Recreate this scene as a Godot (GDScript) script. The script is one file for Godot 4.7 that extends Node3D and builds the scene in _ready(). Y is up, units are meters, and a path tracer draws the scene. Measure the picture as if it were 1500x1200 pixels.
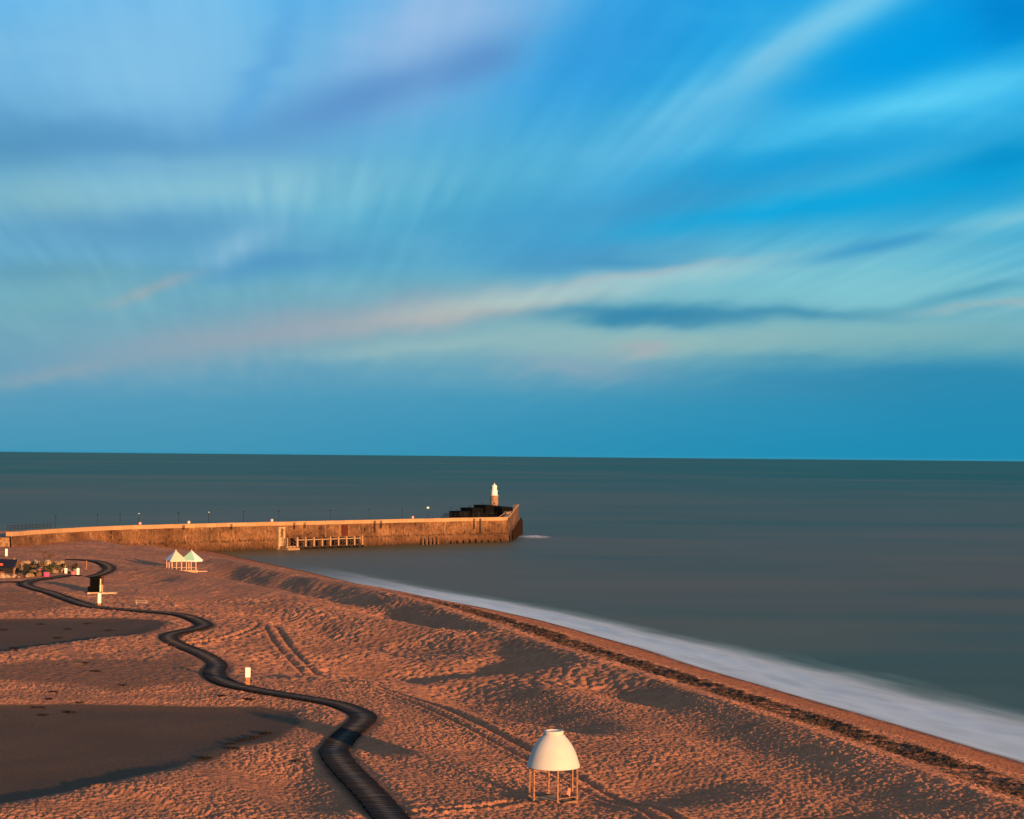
extends Node3D
# A shingle beach at sundown: boardwalk, domed pavilion, harbour arm with a lighthouse, calm sea.

const SUN_AZ := 31.0      # degrees to the right of straight behind the viewer
const SUN_EL := 5.5
const EXPOSURE := 1.8
const SKY_W := 4096
const SKY_H := 2048

class MB:
	var v := PackedVector3Array()
	var n := PackedVector3Array()
	var c := PackedColorArray()
	var t := PackedVector2Array()
	var i := PackedInt32Array()
	var col := Color(1, 1, 1)
	func put(p: Vector3, q: Vector3, uv := Vector2.ZERO) -> int:
		v.append(p); n.append(q); c.append(col); t.append(uv)
		return v.size() - 1
	func tri(a: Vector3, b: Vector3, d: Vector3, ctr: Vector3) -> void:
		var q := (b - a).cross(d - a).normalized()
		if q.dot((a + b + d) / 3.0 - ctr) < 0.0:
			q = -q
			var s := b
			b = d; d = s
		var k := put(a, q); put(b, q); put(d, q)
		i.append_array([k, k + 2, k + 1])
	func quad(a: Vector3, b: Vector3, d: Vector3, e: Vector3, ctr: Vector3, uvs := []) -> void:
		var q := (d - a).cross(e - b).normalized()
		if q.dot((a + b + d + e) / 4.0 - ctr) < 0.0:
			q = -q
			var s := b
			b = e; e = s
			if uvs.size() == 4:
				uvs = [uvs[0], uvs[3], uvs[2], uvs[1]]
		var k: int
		if uvs.size() == 4:
			k = put(a, q, uvs[0]); put(b, q, uvs[1]); put(d, q, uvs[2]); put(e, q, uvs[3])
		else:
			k = put(a, q); put(b, q); put(d, q); put(e, q)
		i.append_array([k, k + 2, k + 1, k, k + 3, k + 2])
	func box(o: Vector3, s: Vector3, bs := Basis(), bev := 0.0) -> void:
		var h := s / 2.0
		if bev <= 0.0:
			var p := []
			for k in 8:
				p.append(o + bs * Vector3(h.x if k & 1 else -h.x, h.y if k & 2 else -h.y, h.z if k & 4 else -h.z))
			for f in [[0, 1, 3, 2], [4, 5, 7, 6], [0, 1, 5, 4], [2, 3, 7, 6], [0, 2, 6, 4], [1, 3, 7, 5]]:
				quad(p[f[0]], p[f[1]], p[f[2]], p[f[3]], o)
			return
		# chamfered: three inset copies of each corner
		var g := {}
		for k in 8:
			var sg := Vector3(1 if k & 1 else -1, 1 if k & 2 else -1, 1 if k & 4 else -1)
			for ax in 3:
				var l := h - Vector3(bev, bev, bev)
				l[ax] = h[ax]
				g[k * 3 + ax] = o + bs * (l * sg)
			tri(g[k * 3], g[k * 3 + 1], g[k * 3 + 2], o)
		for ax in 3:
			var u := 1 << ((ax + 1) % 3)
			var w := 1 << ((ax + 2) % 3)
			for sd in [0, 1 << ax]:
				quad(g[sd * 3 + ax], g[(sd | u) * 3 + ax], g[(sd | u | w) * 3 + ax], g[(sd | w) * 3 + ax], o)
			for a in [0, u]:
				for b in [0, w]:
					var k0: int = a | b
					var k1: int = k0 | (1 << ax)
					var x1 := (ax + 1) % 3
					var x2 := (ax + 2) % 3
					quad(g[k0 * 3 + x1], g[k1 * 3 + x1], g[k1 * 3 + x2], g[k0 * 3 + x2], o)
	func tube(a: Vector3, b: Vector3, ra: float, rb: float, sides := 8, caps := true) -> void:
		var d := (b - a).normalized()
		var x := d.cross(Vector3.UP if absf(d.y) < 0.9 else Vector3.RIGHT).normalized()
		var z := d.cross(x)
		var k := v.size()
		for j in sides + 1:
			var w := TAU * j / sides
			var q := x * cos(w) + z * sin(w)
			put(a + q * ra, q, Vector2(float(j) / sides, 0)); put(b + q * rb, q, Vector2(float(j) / sides, 1))
		for j in sides:
			var m := k + j * 2
			i.append_array([m, m + 1, m + 2, m + 1, m + 3, m + 2])
		if caps:
			for e in 2:
				var o := a if e == 0 else b
				var r := ra if e == 0 else rb
				if r < 0.001:
					continue
				for j in sides:
					var w0 := TAU * j / sides
					var w1 := TAU * (j + 1) / sides
					tri(o, o + (x * cos(w0) + z * sin(w0)) * r, o + (x * cos(w1) + z * sin(w1)) * r, (a + b) / 2.0)
	func lathe(o: Vector3, prof: Array, sides := 24) -> void:
		for s in prof.size() - 1:
			var p: Vector2 = prof[s]
			var q: Vector2 = prof[s + 1]
			var nn := Vector2(q.y - p.y, p.x - q.x).normalized()
			var k := v.size()
			for j in sides + 1:
				var w := TAU * j / sides
				var dir := Vector3(cos(w), 0, sin(w))
				var nm := dir * nn.x + Vector3.UP * nn.y
				put(o + dir * p.x + Vector3.UP * p.y, nm); put(o + dir * q.x + Vector3.UP * q.y, nm)
			for j in sides:
				var m := k + j * 2
				i.append_array([m, m + 2, m + 1, m + 1, m + 2, m + 3])
	func smooth_lathe(o: Vector3, prof: Array, sides := 32) -> void:
		var k := v.size()
		for s in prof.size():
			var p: Vector2 = prof[maxi(s - 1, 0)]
			var q: Vector2 = prof[mini(s + 1, prof.size() - 1)]
			var nn := Vector2(q.y - p.y, p.x - q.x).normalized()
			for j in sides + 1:
				var w := TAU * j / sides
				var dir := Vector3(cos(w), 0, sin(w))
				put(o + dir * prof[s].x + Vector3.UP * prof[s].y, dir * nn.x + Vector3.UP * nn.y)
		for s in prof.size() - 1:
			for j in sides:
				var m := k + s * (sides + 1) + j
				i.append_array([m, m + 1, m + sides + 1, m + 1, m + sides + 2, m + sides + 1])
	func blob(o: Vector3, r: Vector3, rng: RandomNumberGenerator, jit := 0.25, rows := 5, cols := 8) -> void:
		# an angular stone: a rough ball with flat faces
		var g := []
		for a in rows + 1:
			var line := []
			for b in cols:
				var th := PI * a / rows
				var ph := TAU * (b + 0.5 * (a % 2)) / cols
				var d := Vector3(sin(th) * cos(ph), cos(th), sin(th) * sin(ph))
				line.append(o + d * r * (1.0 + rng.randf_range(-jit, jit) * (0.0 if a == 0 or a == rows else 1.0)))
			g.append(line)
		for a in rows:
			for b in cols:
				var b2 := (b + 1) % cols
				if a > 0:
					tri(g[a][b], g[a][b2], g[a + 1][b], o)
				if a < rows - 1:
					tri(g[a][b2], g[a + 1][b2], g[a + 1][b], o)
	func mesh() -> ArrayMesh:
		var ar := []
		ar.resize(Mesh.ARRAY_MAX)
		ar[Mesh.ARRAY_VERTEX] = v; ar[Mesh.ARRAY_NORMAL] = n; ar[Mesh.ARRAY_COLOR] = c; ar[Mesh.ARRAY_TEX_UV] = t; ar[Mesh.ARRAY_INDEX] = i
		var m := ArrayMesh.new()
		m.add_surface_from_arrays(Mesh.PRIMITIVE_TRIANGLES, ar)
		return m

var taken := {}
func numbered(called: String) -> String:
	var k: int = taken.get(called, 0)
	taken[called] = k + 1
	return called if k == 0 else "%s_%03d" % [called, k]
func tag(o: Node, label: String, category: String, group := "") -> Node:
	o.set_meta("label", label); o.set_meta("category", category)
	if group != "":
		o.set_meta("group", group)
	return o
func thing(called: String, label: String, category: String, p := Vector3.ZERO, turn := 0.0, group := "") -> Node3D:
	var o := Node3D.new()
	o.name = numbered(called)
	add_child(o)
	o.position = p; o.rotation.y = turn
	tag(o, label, category, group)
	return o
func part(called: String, b, m: Material, parent: Node = null) -> MeshInstance3D:
	var o := MeshInstance3D.new()
	o.mesh = b.mesh() if b is MB else b
	o.material_override = m
	if parent == null or parent == self:
		o.name = numbered(called)
		add_child(o)
	else:
		o.name = called
		parent.add_child(o, true)
	return o
func copy(o: Node3D, label := "") -> Node3D:
	var d: Node3D = o.duplicate()
	d.name = numbered(o.name)
	add_child(d)
	if label != "":
		d.set_meta("label", label)
	return d
func lin(r: float, g: float, b: float) -> Color:
	return Color(r, g, b).linear_to_srgb()
func mat(c: Color, rough := 0.9, spec := 0.3, vcol := false) -> StandardMaterial3D:
	var m := StandardMaterial3D.new()
	m.albedo_color = c.linear_to_srgb()
	m.roughness = rough
	m.metallic_specular = spec
	m.vertex_color_use_as_albedo = vcol
	return m
func noise_tex(freq: float, ramp: Array, seed_ := 1, size := 512, oct := 4, kind := FastNoiseLite.TYPE_SIMPLEX_SMOOTH) -> ImageTexture:
	var nz := FastNoiseLite.new()
	nz.seed = seed_; nz.frequency = freq; nz.fractal_octaves = oct; nz.noise_type = kind
	var im := nz.get_seamless_image(size, size)
	im.convert(Image.FORMAT_RGBA8)
	var g := Gradient.new()
	g.offsets = PackedFloat32Array(ramp.map(func(e): return e[0]))
	g.colors = PackedColorArray(ramp.map(func(e): return e[1]))
	for y in size:
		for x in size:
			im.set_pixel(x, y, g.sample(im.get_pixel(x, y).r))
	return ImageTexture.create_from_image(im)
func mottled(m: StandardMaterial3D, tex: Texture2D, scale_: float) -> StandardMaterial3D:
	m.albedo_texture = tex
	m.uv1_triplanar = true; m.uv1_world_triplanar = true
	m.uv1_scale = Vector3.ONE * scale_
	return m

# ------------------------------------------------------------------ sky
const STROKES := [
	[-7.16, 3.35, 8, 8.18, 0.92, 128, 166, 184, 0.60], [4.09, 3.66, 3, 9.21, 1.23, 140, 184, 190, 0.60], [-2.05, 12.40, 28, 4.30, 1.74, 146, 186, 228, 0.70], [-12.89, 7.80, 0, 5.32, 2.46, 120, 178, 208, 0.50],
	[-1.02, 8.52, 10, 5.32, 1.23, 98, 182, 212, 0.50], [-10.64, 11.09, 70, 4.50, 3.07, 138, 196, 233, 0.70], [-2.25, 12.91, 30, 3.48, 1.53, 152, 188, 228, 0.85], [-4.50, 10.58, 20, 3.89, 0.65, 88, 142, 200, 0.75],
	[-1.02, 11.59, 20, 1.23, 0.51, 85, 135, 195, 0.55], [-11.66, 8.93, 0, 4.71, 0.72, 80, 145, 195, 0.80], [-14.73, 8.60, 0, 1.64, 0.82, 75, 140, 180, 0.50], [-7.47, 11.33, 65, 2.46, 0.41, 85, 160, 220, 0.55],
	[-8.59, 7.84, 3, 5.32, 0.82, 140, 195, 212, 0.75], [-13.71, 7.18, 0, 2.05, 0.61, 137, 187, 197, 0.70], [-11.25, 6.48, 0, 4.09, 0.57, 80, 145, 190, 0.60], [-7.77, 5.60, 8, 3.07, 0.37, 80, 150, 195, 0.80],
	[-13.50, 5.23, 3, 2.25, 0.33, 95, 155, 180, 0.70], [-8.18, 6.10, 25, 1.23, 0.37, 135, 185, 215, 0.80], [-12.89, 4.52, 12, 2.86, 0.61, 120, 175, 185, 0.60], [-10.74, 4.79, 20, 1.23, 0.16, 165, 170, 175, 0.60],
	[-6.14, 3.77, 9, 6.55, 0.45, 150, 165, 180, 0.85], [-1.02, 4.33, 9, 3.48, 0.25, 188, 176, 176, 0.80], [-13.30, 2.27, 10, 2.66, 0.20, 140, 165, 180, 0.70], [0.20, 4.65, 8, 3.48, 0.25, 182, 196, 190, 0.80],
	[-2.66, 3.29, 6, 3.07, 0.16, 150, 185, 190, 0.70], [5.11, 5.41, 7, 5.32, 0.29, 167, 202, 206, 0.85], [4.30, 5.54, 8, 3.07, 0.12, 202, 190, 190, 0.60], [10.23, 5.15, 3, 5.73, 0.92, 130, 200, 212, 0.75],
	[4.30, 4.21, 0, 3.07, 0.25, 42, 126, 168, 0.97], [8.18, 4.21, 0, 3.48, 0.16, 60, 140, 175, 0.85], [13.30, 4.77, 12, 2.25, 0.14, 75, 155, 185, 0.70], [14.12, 4.47, 4, 1.84, 0.08, 190, 180, 180, 0.50],
	[5.11, 3.36, 0, 6.14, 0.45, 152, 187, 186, 0.80], [2.05, 2.62, -2, 2.46, 0.41, 150, 170, 185, 0.70], [3.89, 3.21, 0, 1.02, 0.16, 178, 176, 180, 0.70], [12.28, 3.53, 0, 4.09, 0.51, 132, 182, 186, 0.70],
	[8.80, 2.99, 2, 2.25, 0.12, 85, 155, 180, 0.60], [11.25, 2.29, 0, 6.14, 0.70, 48, 136, 174, 0.70], [14.32, 1.50, 0, 3.07, 1.23, 30, 135, 175, 0.55], [3.07, 7.54, 10, 4.09, 0.72, 60, 145, 195, 0.75],
	[1.64, 6.09, 3, 2.66, 0.51, 70, 145, 195, 0.60], [3.07, 5.80, 2, 2.46, 0.20, 65, 145, 190, 0.60], [2.66, 12.03, 30, 3.07, 1.23, 45, 150, 220, 0.70], [8.80, 12.30, 30, 4.91, 0.61, 150, 213, 238, 0.95],
	[7.77, 11.67, 35, 1.23, 0.41, 140, 196, 224, 0.60], [5.11, 9.40, 30, 4.09, 0.82, 92, 182, 226, 0.60], [11.87, 11.92, 15, 3.48, 1.02, 0, 155, 228, 0.85], [14.73, 12.97, 0, 1.64, 1.02, 0, 130, 205, 0.85],
	[12.28, 10.39, 12, 4.71, 0.57, 97, 208, 246, 0.90], [8.18, 8.81, 8, 4.09, 0.51, 20, 155, 215, 0.70], [14.32, 8.67, 12, 2.46, 0.61, 0, 140, 200, 0.80], [10.23, 8.22, 15, 4.09, 0.31, 72, 176, 220, 0.60],
	[9.21, 7.49, 8, 5.32, 0.31, 10, 165, 222, 0.80], [10.84, 6.28, 10, 2.05, 0.20, 55, 150, 200, 0.85], [14.73, 7.03, 10, 2.05, 0.31, 142, 202, 216, 0.70]]
# height of the sky in degrees, sRGB colour to the left and to the right of the view
const BANDS := [[0.0, 72, 150, 182, 30, 140, 180], [1.4, 80, 153, 186, 40, 142, 182], [2.4, 92, 157, 188, 60, 146, 184], [3.5, 112, 164, 184, 110, 172, 188], [4.7, 108, 168, 188, 110, 180, 198],
	[5.9, 96, 166, 198, 80, 176, 212], [7.5, 100, 172, 205, 40, 165, 215], [9.5, 96, 168, 215, 45, 170, 224], [11.5, 112, 182, 226, 20, 160, 226], [13.6, 100, 182, 236, 20, 158, 226], [25.0, 108, 152, 190, 96, 148, 190], [55.0, 108, 122, 146, 106, 120, 144], [90.0, 104, 110, 128, 104, 110, 128]]
var sky_noise := FastNoiseLite.new()
var sky_noise2 := FastNoiseLite.new()
func s2l(x: float) -> float:
	x /= 255.0
	return x / 12.92 if x <= 0.04045 else pow((x + 0.055) / 1.055, 2.4)
func sky_at(az: float, el: float, strokes: bool) -> Color:
	el = maxf(el, 0.0)
	var a := az + 7.0
	var dist := 1.0 / tan(deg_to_rad(el + 2.2))
	# high cloud blown along one direction: its streaks run together towards the horizon
	var px := sin(deg_to_rad(a)) * dist
	var pz := cos(deg_to_rad(a)) * dist
	var n1 := sky_noise.get_noise_2d(px * 3.0, pz * 0.4)
	var n2 := sky_noise2.get_noise_2d(px * 11.0, pz * 0.42)
	var n3 := sky_noise2.get_noise_2d(az * 0.22 + 40.0, el * 0.9)
	var patchy := 0.25 + 0.75 * smoothstep(-0.25, 0.45, sky_noise.get_noise_2d(az * 0.09 + 7.0, el * 0.16))
	var t := 0.5 + 0.5 * sin(deg_to_rad(clampf(az, -15.0, 15.0) * 6.0)) if absf(az) < 15.0 else 0.5 + 0.5 * sin(deg_to_rad(az * 6.0))
	var k := 0
	while k < BANDS.size() - 2 and el > BANDS[k + 1][0]:
		k += 1
	var f := clampf((el - BANDS[k][0]) / (BANDS[k + 1][0] - BANDS[k][0]), 0.0, 1.0)
	f = f * f * (3.0 - 2.0 * f)
	var c := Vector3.ZERO
	for j in 3:
		c[j] = lerpf(lerpf(BANDS[k][1 + j], BANDS[k][4 + j], t), lerpf(BANDS[k + 1][1 + j], BANDS[k + 1][4 + j], t), f)
	var inside := smoothstep(24.0, 16.0, absf(az)) * smoothstep(20.0, 14.0, el)
	var cover := (n1 * 0.75 + n3 * 0.35) * smoothstep(0.5, 5.0, el) * (1.0 - 0.72 * inside)
	c = c.lerp(Vector3(160, 205, 228), clampf(cover * 0.9, 0.0, 0.6)).lerp(Vector3(66, 138, 192), clampf(-cover * 0.9, 0.0, 0.6))
	if strokes:
		var wx := az + n2 * 0.06 + n3 * 0.5
		var wy := el + n1 * 0.12 + n2 * 0.03 + n3 * 0.22
		for s in STROKES:
			var dx: float = wx - s[0]
			var dy: float = wy - s[1]
			if absf(dx) > s[3] * 2.4 + s[4] or absf(dy) > s[3] * 2.4 + s[4]:
				continue
			var w := deg_to_rad(s[2])
			var p: float = (dx * cos(w) + dy * sin(w)) / s[3]
			var q: float = (dy * cos(w) - dx * sin(w)) / s[4]
			var e := p * p + q * q * 0.8
			if e > 5.0:
				continue
			c = c.lerp(Vector3(s[5], s[6], s[7]), s[8] * exp(-e * 0.95) * clampf(1.0 + 0.26 * n2 * patchy, 0.0, 1.12))
	c += Vector3(8, 7, 5) * n2 * patchy * smoothstep(1.0, 6.0, el)
	# warm glow added round the low sun out of view, to warm the shade
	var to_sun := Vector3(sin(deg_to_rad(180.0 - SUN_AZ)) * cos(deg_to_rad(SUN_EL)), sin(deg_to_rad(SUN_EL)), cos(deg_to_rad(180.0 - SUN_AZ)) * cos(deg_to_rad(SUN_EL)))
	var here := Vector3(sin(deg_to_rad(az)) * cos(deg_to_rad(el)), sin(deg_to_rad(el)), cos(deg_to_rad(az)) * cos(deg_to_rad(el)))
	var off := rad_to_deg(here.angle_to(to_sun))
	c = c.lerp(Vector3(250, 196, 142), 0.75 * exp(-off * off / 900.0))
	return Color(s2l(maxf(c.x, 0)) / EXPOSURE, s2l(maxf(c.y, 0)) / EXPOSURE, s2l(maxf(c.z, 0)) / EXPOSURE)
func make_sky() -> ImageTexture:
	sky_noise.seed = 11; sky_noise.frequency = 1.0; sky_noise.fractal_octaves = 4; sky_noise.noise_type = FastNoiseLite.TYPE_SIMPLEX_SMOOTH
	sky_noise2.seed = 5; sky_noise2.frequency = 1.0; sky_noise2.fractal_octaves = 3; sky_noise2.noise_type = FastNoiseLite.TYPE_SIMPLEX_SMOOTH
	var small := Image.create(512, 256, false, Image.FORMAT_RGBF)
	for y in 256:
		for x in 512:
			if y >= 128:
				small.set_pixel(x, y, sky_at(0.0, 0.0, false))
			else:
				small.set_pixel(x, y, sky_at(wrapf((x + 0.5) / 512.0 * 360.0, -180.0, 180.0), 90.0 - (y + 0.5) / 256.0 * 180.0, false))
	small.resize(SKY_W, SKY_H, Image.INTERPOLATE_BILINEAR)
	# straight ahead (-z) is the first column
	var half := int(26.0 / 360.0 * SKY_W)
	for y in range(int((90.0 - 23.0) / 180.0 * SKY_H), SKY_H / 2):
		for x in range(-half, half):
			small.set_pixel(posmod(x, SKY_W), y, sky_at((x + 0.5) / SKY_W * 360.0, 90.0 - (y + 0.5) / SKY_H * 180.0, true))
	return ImageTexture.create_from_image(small)

# ------------------------------------------------------------------ the lie of the beach
const SHORE := [[-78.6, -527.5], [-64.6, -492.7], [-45.9, -447.1], [-29.8, -403.1], [-17.1, -375.6], [-6.0, -353.3], [6.1, -322.8], [20.8, -274.0], [26.2, -251.1], [31.3, -235.2], [35.5, -219.9], [40.3, -204.5], [45.0, -187.6], [47.9, -177.8]]
const PROFILE := [[-40.0, -4.0], [-8.0, -1.1], [0.0, 0.0], [9.0, 1.6], [14.5, 2.75], [17.0, 2.8], [19.5, 3.15], [24.0, 4.15], [28.0, 3.75], [34.0, 3.5], [45.0, 3.6], [400.0, 3.9]]
var shore_x := PackedFloat32Array()   # by metres of -z
func shore_at(z: float) -> float:
	var d := clampf(-z + 200.0, 0.0, 998.9)
	var k := int(d)
	return lerpf(shore_x[k], shore_x[k + 1], d - k)
func make_shore() -> void:
	var raw := PackedFloat32Array()
	for k in 1000:
		var z := -(k - 200.0)
		var x: float
		if z <= SHORE[0][1]:
			x = SHORE[0][0] + (z - SHORE[0][1]) * 0.42
		elif z >= SHORE[-1][1]:
			x = SHORE[-1][0] + (z - SHORE[-1][1]) * 0.25
		else:
			for j in SHORE.size() - 1:
				if z <= SHORE[j + 1][1]:
					x = lerpf(SHORE[j][0], SHORE[j + 1][0], (z - SHORE[j][1]) / (SHORE[j + 1][1] - SHORE[j][1]))
					break
		raw.append(x)
	for k in 1000:
		var s := 0.0
		for j in range(-12, 13):
			s += raw[clampi(k + j, 0, 999)]
		shore_x.append(s / 25.0)
func profile(s: float) -> float:
	if s <= PROFILE[0][0]:
		return PROFILE[0][1]
	for k in PROFILE.size() - 1:
		if s < PROFILE[k + 1][0]:
			var f: float = (s - PROFILE[k][0]) / (PROFILE[k + 1][0] - PROFILE[k][0])
			return lerpf(PROFILE[k][1], PROFILE[k + 1][1], f)
	return PROFILE[-1][1]

# hollows with a smooth floor, their shade put in as dark colour
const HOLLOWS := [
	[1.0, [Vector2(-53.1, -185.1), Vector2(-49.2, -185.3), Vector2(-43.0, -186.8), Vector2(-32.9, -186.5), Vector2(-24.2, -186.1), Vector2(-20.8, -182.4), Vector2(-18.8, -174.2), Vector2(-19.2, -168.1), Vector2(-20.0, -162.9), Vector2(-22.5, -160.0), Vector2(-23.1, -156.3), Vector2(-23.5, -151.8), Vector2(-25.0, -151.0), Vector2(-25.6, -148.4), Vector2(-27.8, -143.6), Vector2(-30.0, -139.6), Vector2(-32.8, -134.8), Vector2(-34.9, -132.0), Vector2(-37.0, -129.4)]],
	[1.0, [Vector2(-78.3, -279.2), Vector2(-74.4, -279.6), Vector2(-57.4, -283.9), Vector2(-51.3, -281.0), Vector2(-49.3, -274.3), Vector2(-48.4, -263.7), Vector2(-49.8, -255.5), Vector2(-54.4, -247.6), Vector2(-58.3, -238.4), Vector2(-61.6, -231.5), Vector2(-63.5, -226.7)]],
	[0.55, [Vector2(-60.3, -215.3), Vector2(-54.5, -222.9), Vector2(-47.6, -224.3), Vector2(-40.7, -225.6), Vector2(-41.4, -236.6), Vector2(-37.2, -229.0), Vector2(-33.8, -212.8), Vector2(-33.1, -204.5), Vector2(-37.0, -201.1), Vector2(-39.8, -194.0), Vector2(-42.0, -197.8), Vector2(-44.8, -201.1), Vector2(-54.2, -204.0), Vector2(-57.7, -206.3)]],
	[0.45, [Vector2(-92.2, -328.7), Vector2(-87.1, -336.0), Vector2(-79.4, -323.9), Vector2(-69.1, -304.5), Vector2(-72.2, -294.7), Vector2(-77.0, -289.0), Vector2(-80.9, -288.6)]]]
# places where the shingle falls away from the sun
const LEE := [
	[Vector2(-26.3, -213.4), Vector2(-22.2, -225.7), Vector2(-15.3, -230.2), Vector2(-3.8, -230.4), Vector2(3.6, -234.2), Vector2(7.6, -229.9), Vector2(2.6, -222.0), Vector2(-3.7, -222.2), Vector2(-11.4, -218.7), Vector2(-18.7, -213.3), Vector2(-24.4, -209.6)],
	[Vector2(-62.5, -405.0), Vector2(-56.8, -410.8), Vector2(-48.2, -388.4), Vector2(-47.4, -371.4), Vector2(-54.7, -376.6)],
	[Vector2(-47.2, -375.6), Vector2(-41.5, -378.5), Vector2(-32.2, -350.4), Vector2(-33.9, -343.1), Vector2(-41.6, -356.5)],
	[Vector2(-34.3, -346.5), Vector2(-28.2, -347.3), Vector2(-20.2, -319.0), Vector2(-22.6, -312.9), Vector2(-28.9, -327.2)],
	[Vector2(-21.7, -315.9), Vector2(-15.2, -310.9), Vector2(-10.0, -289.1), Vector2(-12.4, -284.1), Vector2(-17.2, -297.1)],
	[Vector2(-13.4, -295.0), Vector2(-6.9, -289.5), Vector2(-0.7, -264.4), Vector2(-3.4, -260.2), Vector2(-9.6, -276.3)],
	[Vector2(-1.5, -255.5), Vector2(3.8, -244.2), Vector2(9.1, -225.5), Vector2(5.8, -220.9), Vector2(1.1, -232.4)],
	[Vector2(11.7, -206.8), Vector2(16.1, -202.3), Vector2(19.0, -187.7), Vector2(16.6, -184.0), Vector2(12.7, -194.1)],
	[Vector2(17.6, -187.6), Vector2(21.4, -179.6), Vector2(25.0, -161.8), Vector2(28.0, -149.8), Vector2(25.3, -146.5), Vector2(21.6, -157.9), Vector2(18.9, -174.9)],
	[Vector2(-5.9, -215.1), Vector2(2.6, -220.6), Vector2(3.8, -200.2), Vector2(9.0, -189.5), Vector2(12.1, -174.4), Vector2(8.1, -168.6), Vector2(3.4, -174.7), Vector2(-1.7, -181.3), Vector2(-4.7, -199.5)],
	[Vector2(5.2, -139.5), Vector2(8.0, -144.6), Vector2(14.0, -148.1), Vector2(20.2, -147.5), Vector2(20.1, -143.2), Vector2(15.5, -138.7), Vector2(10.3, -134.9), Vector2(6.3, -131.1)],
	[Vector2(-2.8, -141.4), Vector2(0.8, -140.4), Vector2(2.7, -135.0), Vector2(-0.2, -135.9)],
	[Vector2(24.7, -146.5), Vector2(29.9, -143.7), Vector2(32.2, -134.2), Vector2(30.4, -130.3), Vector2(25.2, -132.5)],
	[Vector2(-64.5, -313.6), Vector2(-55.2, -317.7), Vector2(-48.3, -324.7), Vector2(-36.7, -324.6), Vector2(-36.0, -318.6), Vector2(-49.8, -312.5), Vector2(-60.1, -308.3)],
	[Vector2(-29.7, -290.6), Vector2(-17.6, -263.7), Vector2(-12.0, -264.3), Vector2(-4.1, -246.1), Vector2(-9.0, -237.1), Vector2(-20.5, -253.6)],
	[Vector2(-18.2, -157.3), Vector2(-15.8, -161.2), Vector2(-14.2, -150.7), Vector2(-11.3, -141.5), Vector2(-9.5, -130.8), Vector2(-11.1, -128.3), Vector2(-13.8, -141.4)],
	[Vector2(-79.0, -370.9), Vector2(-68.9, -380.9), Vector2(-63.5, -365.0), Vector2(-73.7, -357.7)],
	[Vector2(16.2, -136.0), Vector2(26.4, -133.9), Vector2(25.2, -123.2), Vector2(15.5, -122.7)]]
const PATHLINE := [Vector2(-6.6, -120.6), Vector2(-7.1, -125.0), Vector2(-7.9, -128.9), Vector2(-9.6, -136.8), Vector2(-12.1, -146.6), Vector2(-13.8, -154.1), Vector2(-14.5, -159.4), Vector2(-14.4, -164.0), Vector2(-13.7, -169.7), Vector2(-13.3, -175.4), Vector2(-14.3, -180.9), Vector2(-16.5, -186.2), Vector2(-20.1, -190.6), Vector2(-24.0, -194.6), Vector2(-28.1, -199.5), Vector2(-30.8, -204.7), Vector2(-32.7, -212.2), Vector2(-34.1, -223.2), Vector2(-37.1, -233.0), Vector2(-41.2, -242.6), Vector2(-44.5, -250.4), Vector2(-45.5, -257.9), Vector2(-43.9, -264.1), Vector2(-43.2, -270.6), Vector2(-45.5, -279.3), Vector2(-50.1, -288.3), Vector2(-57.5, -295.1), Vector2(-63.6, -299.0), Vector2(-67.6, -304.6), Vector2(-71.4, -312.7), Vector2(-77.5, -325.7), Vector2(-83.7, -338.2), Vector2(-88.2, -348.2), Vector2(-90.1, -359.3), Vector2(-88.0, -369.6), Vector2(-85.2, -380.6), Vector2(-83.7, -392.1), Vector2(-84.3, -402.7), Vector2(-88.4, -416.0), Vector2(-93.4, -425.8), Vector2(-99.4, -430.4)]
const SIDE_PATH := [Vector2(-89.6, -357.4), Vector2(-93.3, -355.0), Vector2(-98.4, -350.5)]
const TRACKS := [
	[Vector2(-42.8, -291.6), Vector2(-39.3, -288.3), Vector2(-35.0, -277.0), Vector2(-32.0, -262.3), Vector2(-27.9, -243.8), Vector2(-20.7, -218.6), Vector2(-13.4, -201.8), Vector2(-7.0, -185.8), Vector2(-1.6, -170.1), Vector2(1.7, -160.8), Vector2(6.0, -147.6), Vector2(10.2, -133.1), Vector2(11.3, -124.7)],
	[Vector2(-43.0, -243.3), Vector2(-39.9, -250.8), Vector2(-36.9, -257.8), Vector2(-35.4, -269.2), Vector2(-35.5, -280.4), Vector2(-35.1, -287.6)],
	[Vector2(-29.9, -139.1), Vector2(-26.2, -135.1), Vector2(-20.3, -128.8), Vector2(-17.9, -124.5)],
	[Vector2(-6.7, -130.5), Vector2(-3.0, -132.1), Vector2(1.5, -135.7)]]
# relief on a grid turned into the sun's direction
const GA0 := 45.0
const GB0 := -12.0
const GA := 470
const GB := 240
var ga := Vector2.ZERO
var gb := Vector2.ZERO
var relief := PackedFloat32Array()
var floor_shade := PackedFloat32Array()  # mask of smooth floors whose dark colour stands for shade
func soft_inside(p: Vector2, poly: PackedVector2Array, box: Rect2, soft: float) -> float:
	if not box.grow(soft).has_point(p):
		return 0.0
	var d := 1e9
	for k in poly.size():
		d = minf(d, p.distance_squared_to(Geometry2D.get_closest_point_to_segment(p, poly[k], poly[(k + 1) % poly.size()])))
	d = sqrt(d)
	if Geometry2D.is_point_in_polygon(p, poly):
		return smoothstep(-soft, soft, d)
	return smoothstep(-soft, soft, -d)
func box_of(poly: PackedVector2Array) -> Rect2:
	var r := Rect2(poly[0], Vector2.ZERO)
	for p in poly:
		r = r.expand(p)
	return r
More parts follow.
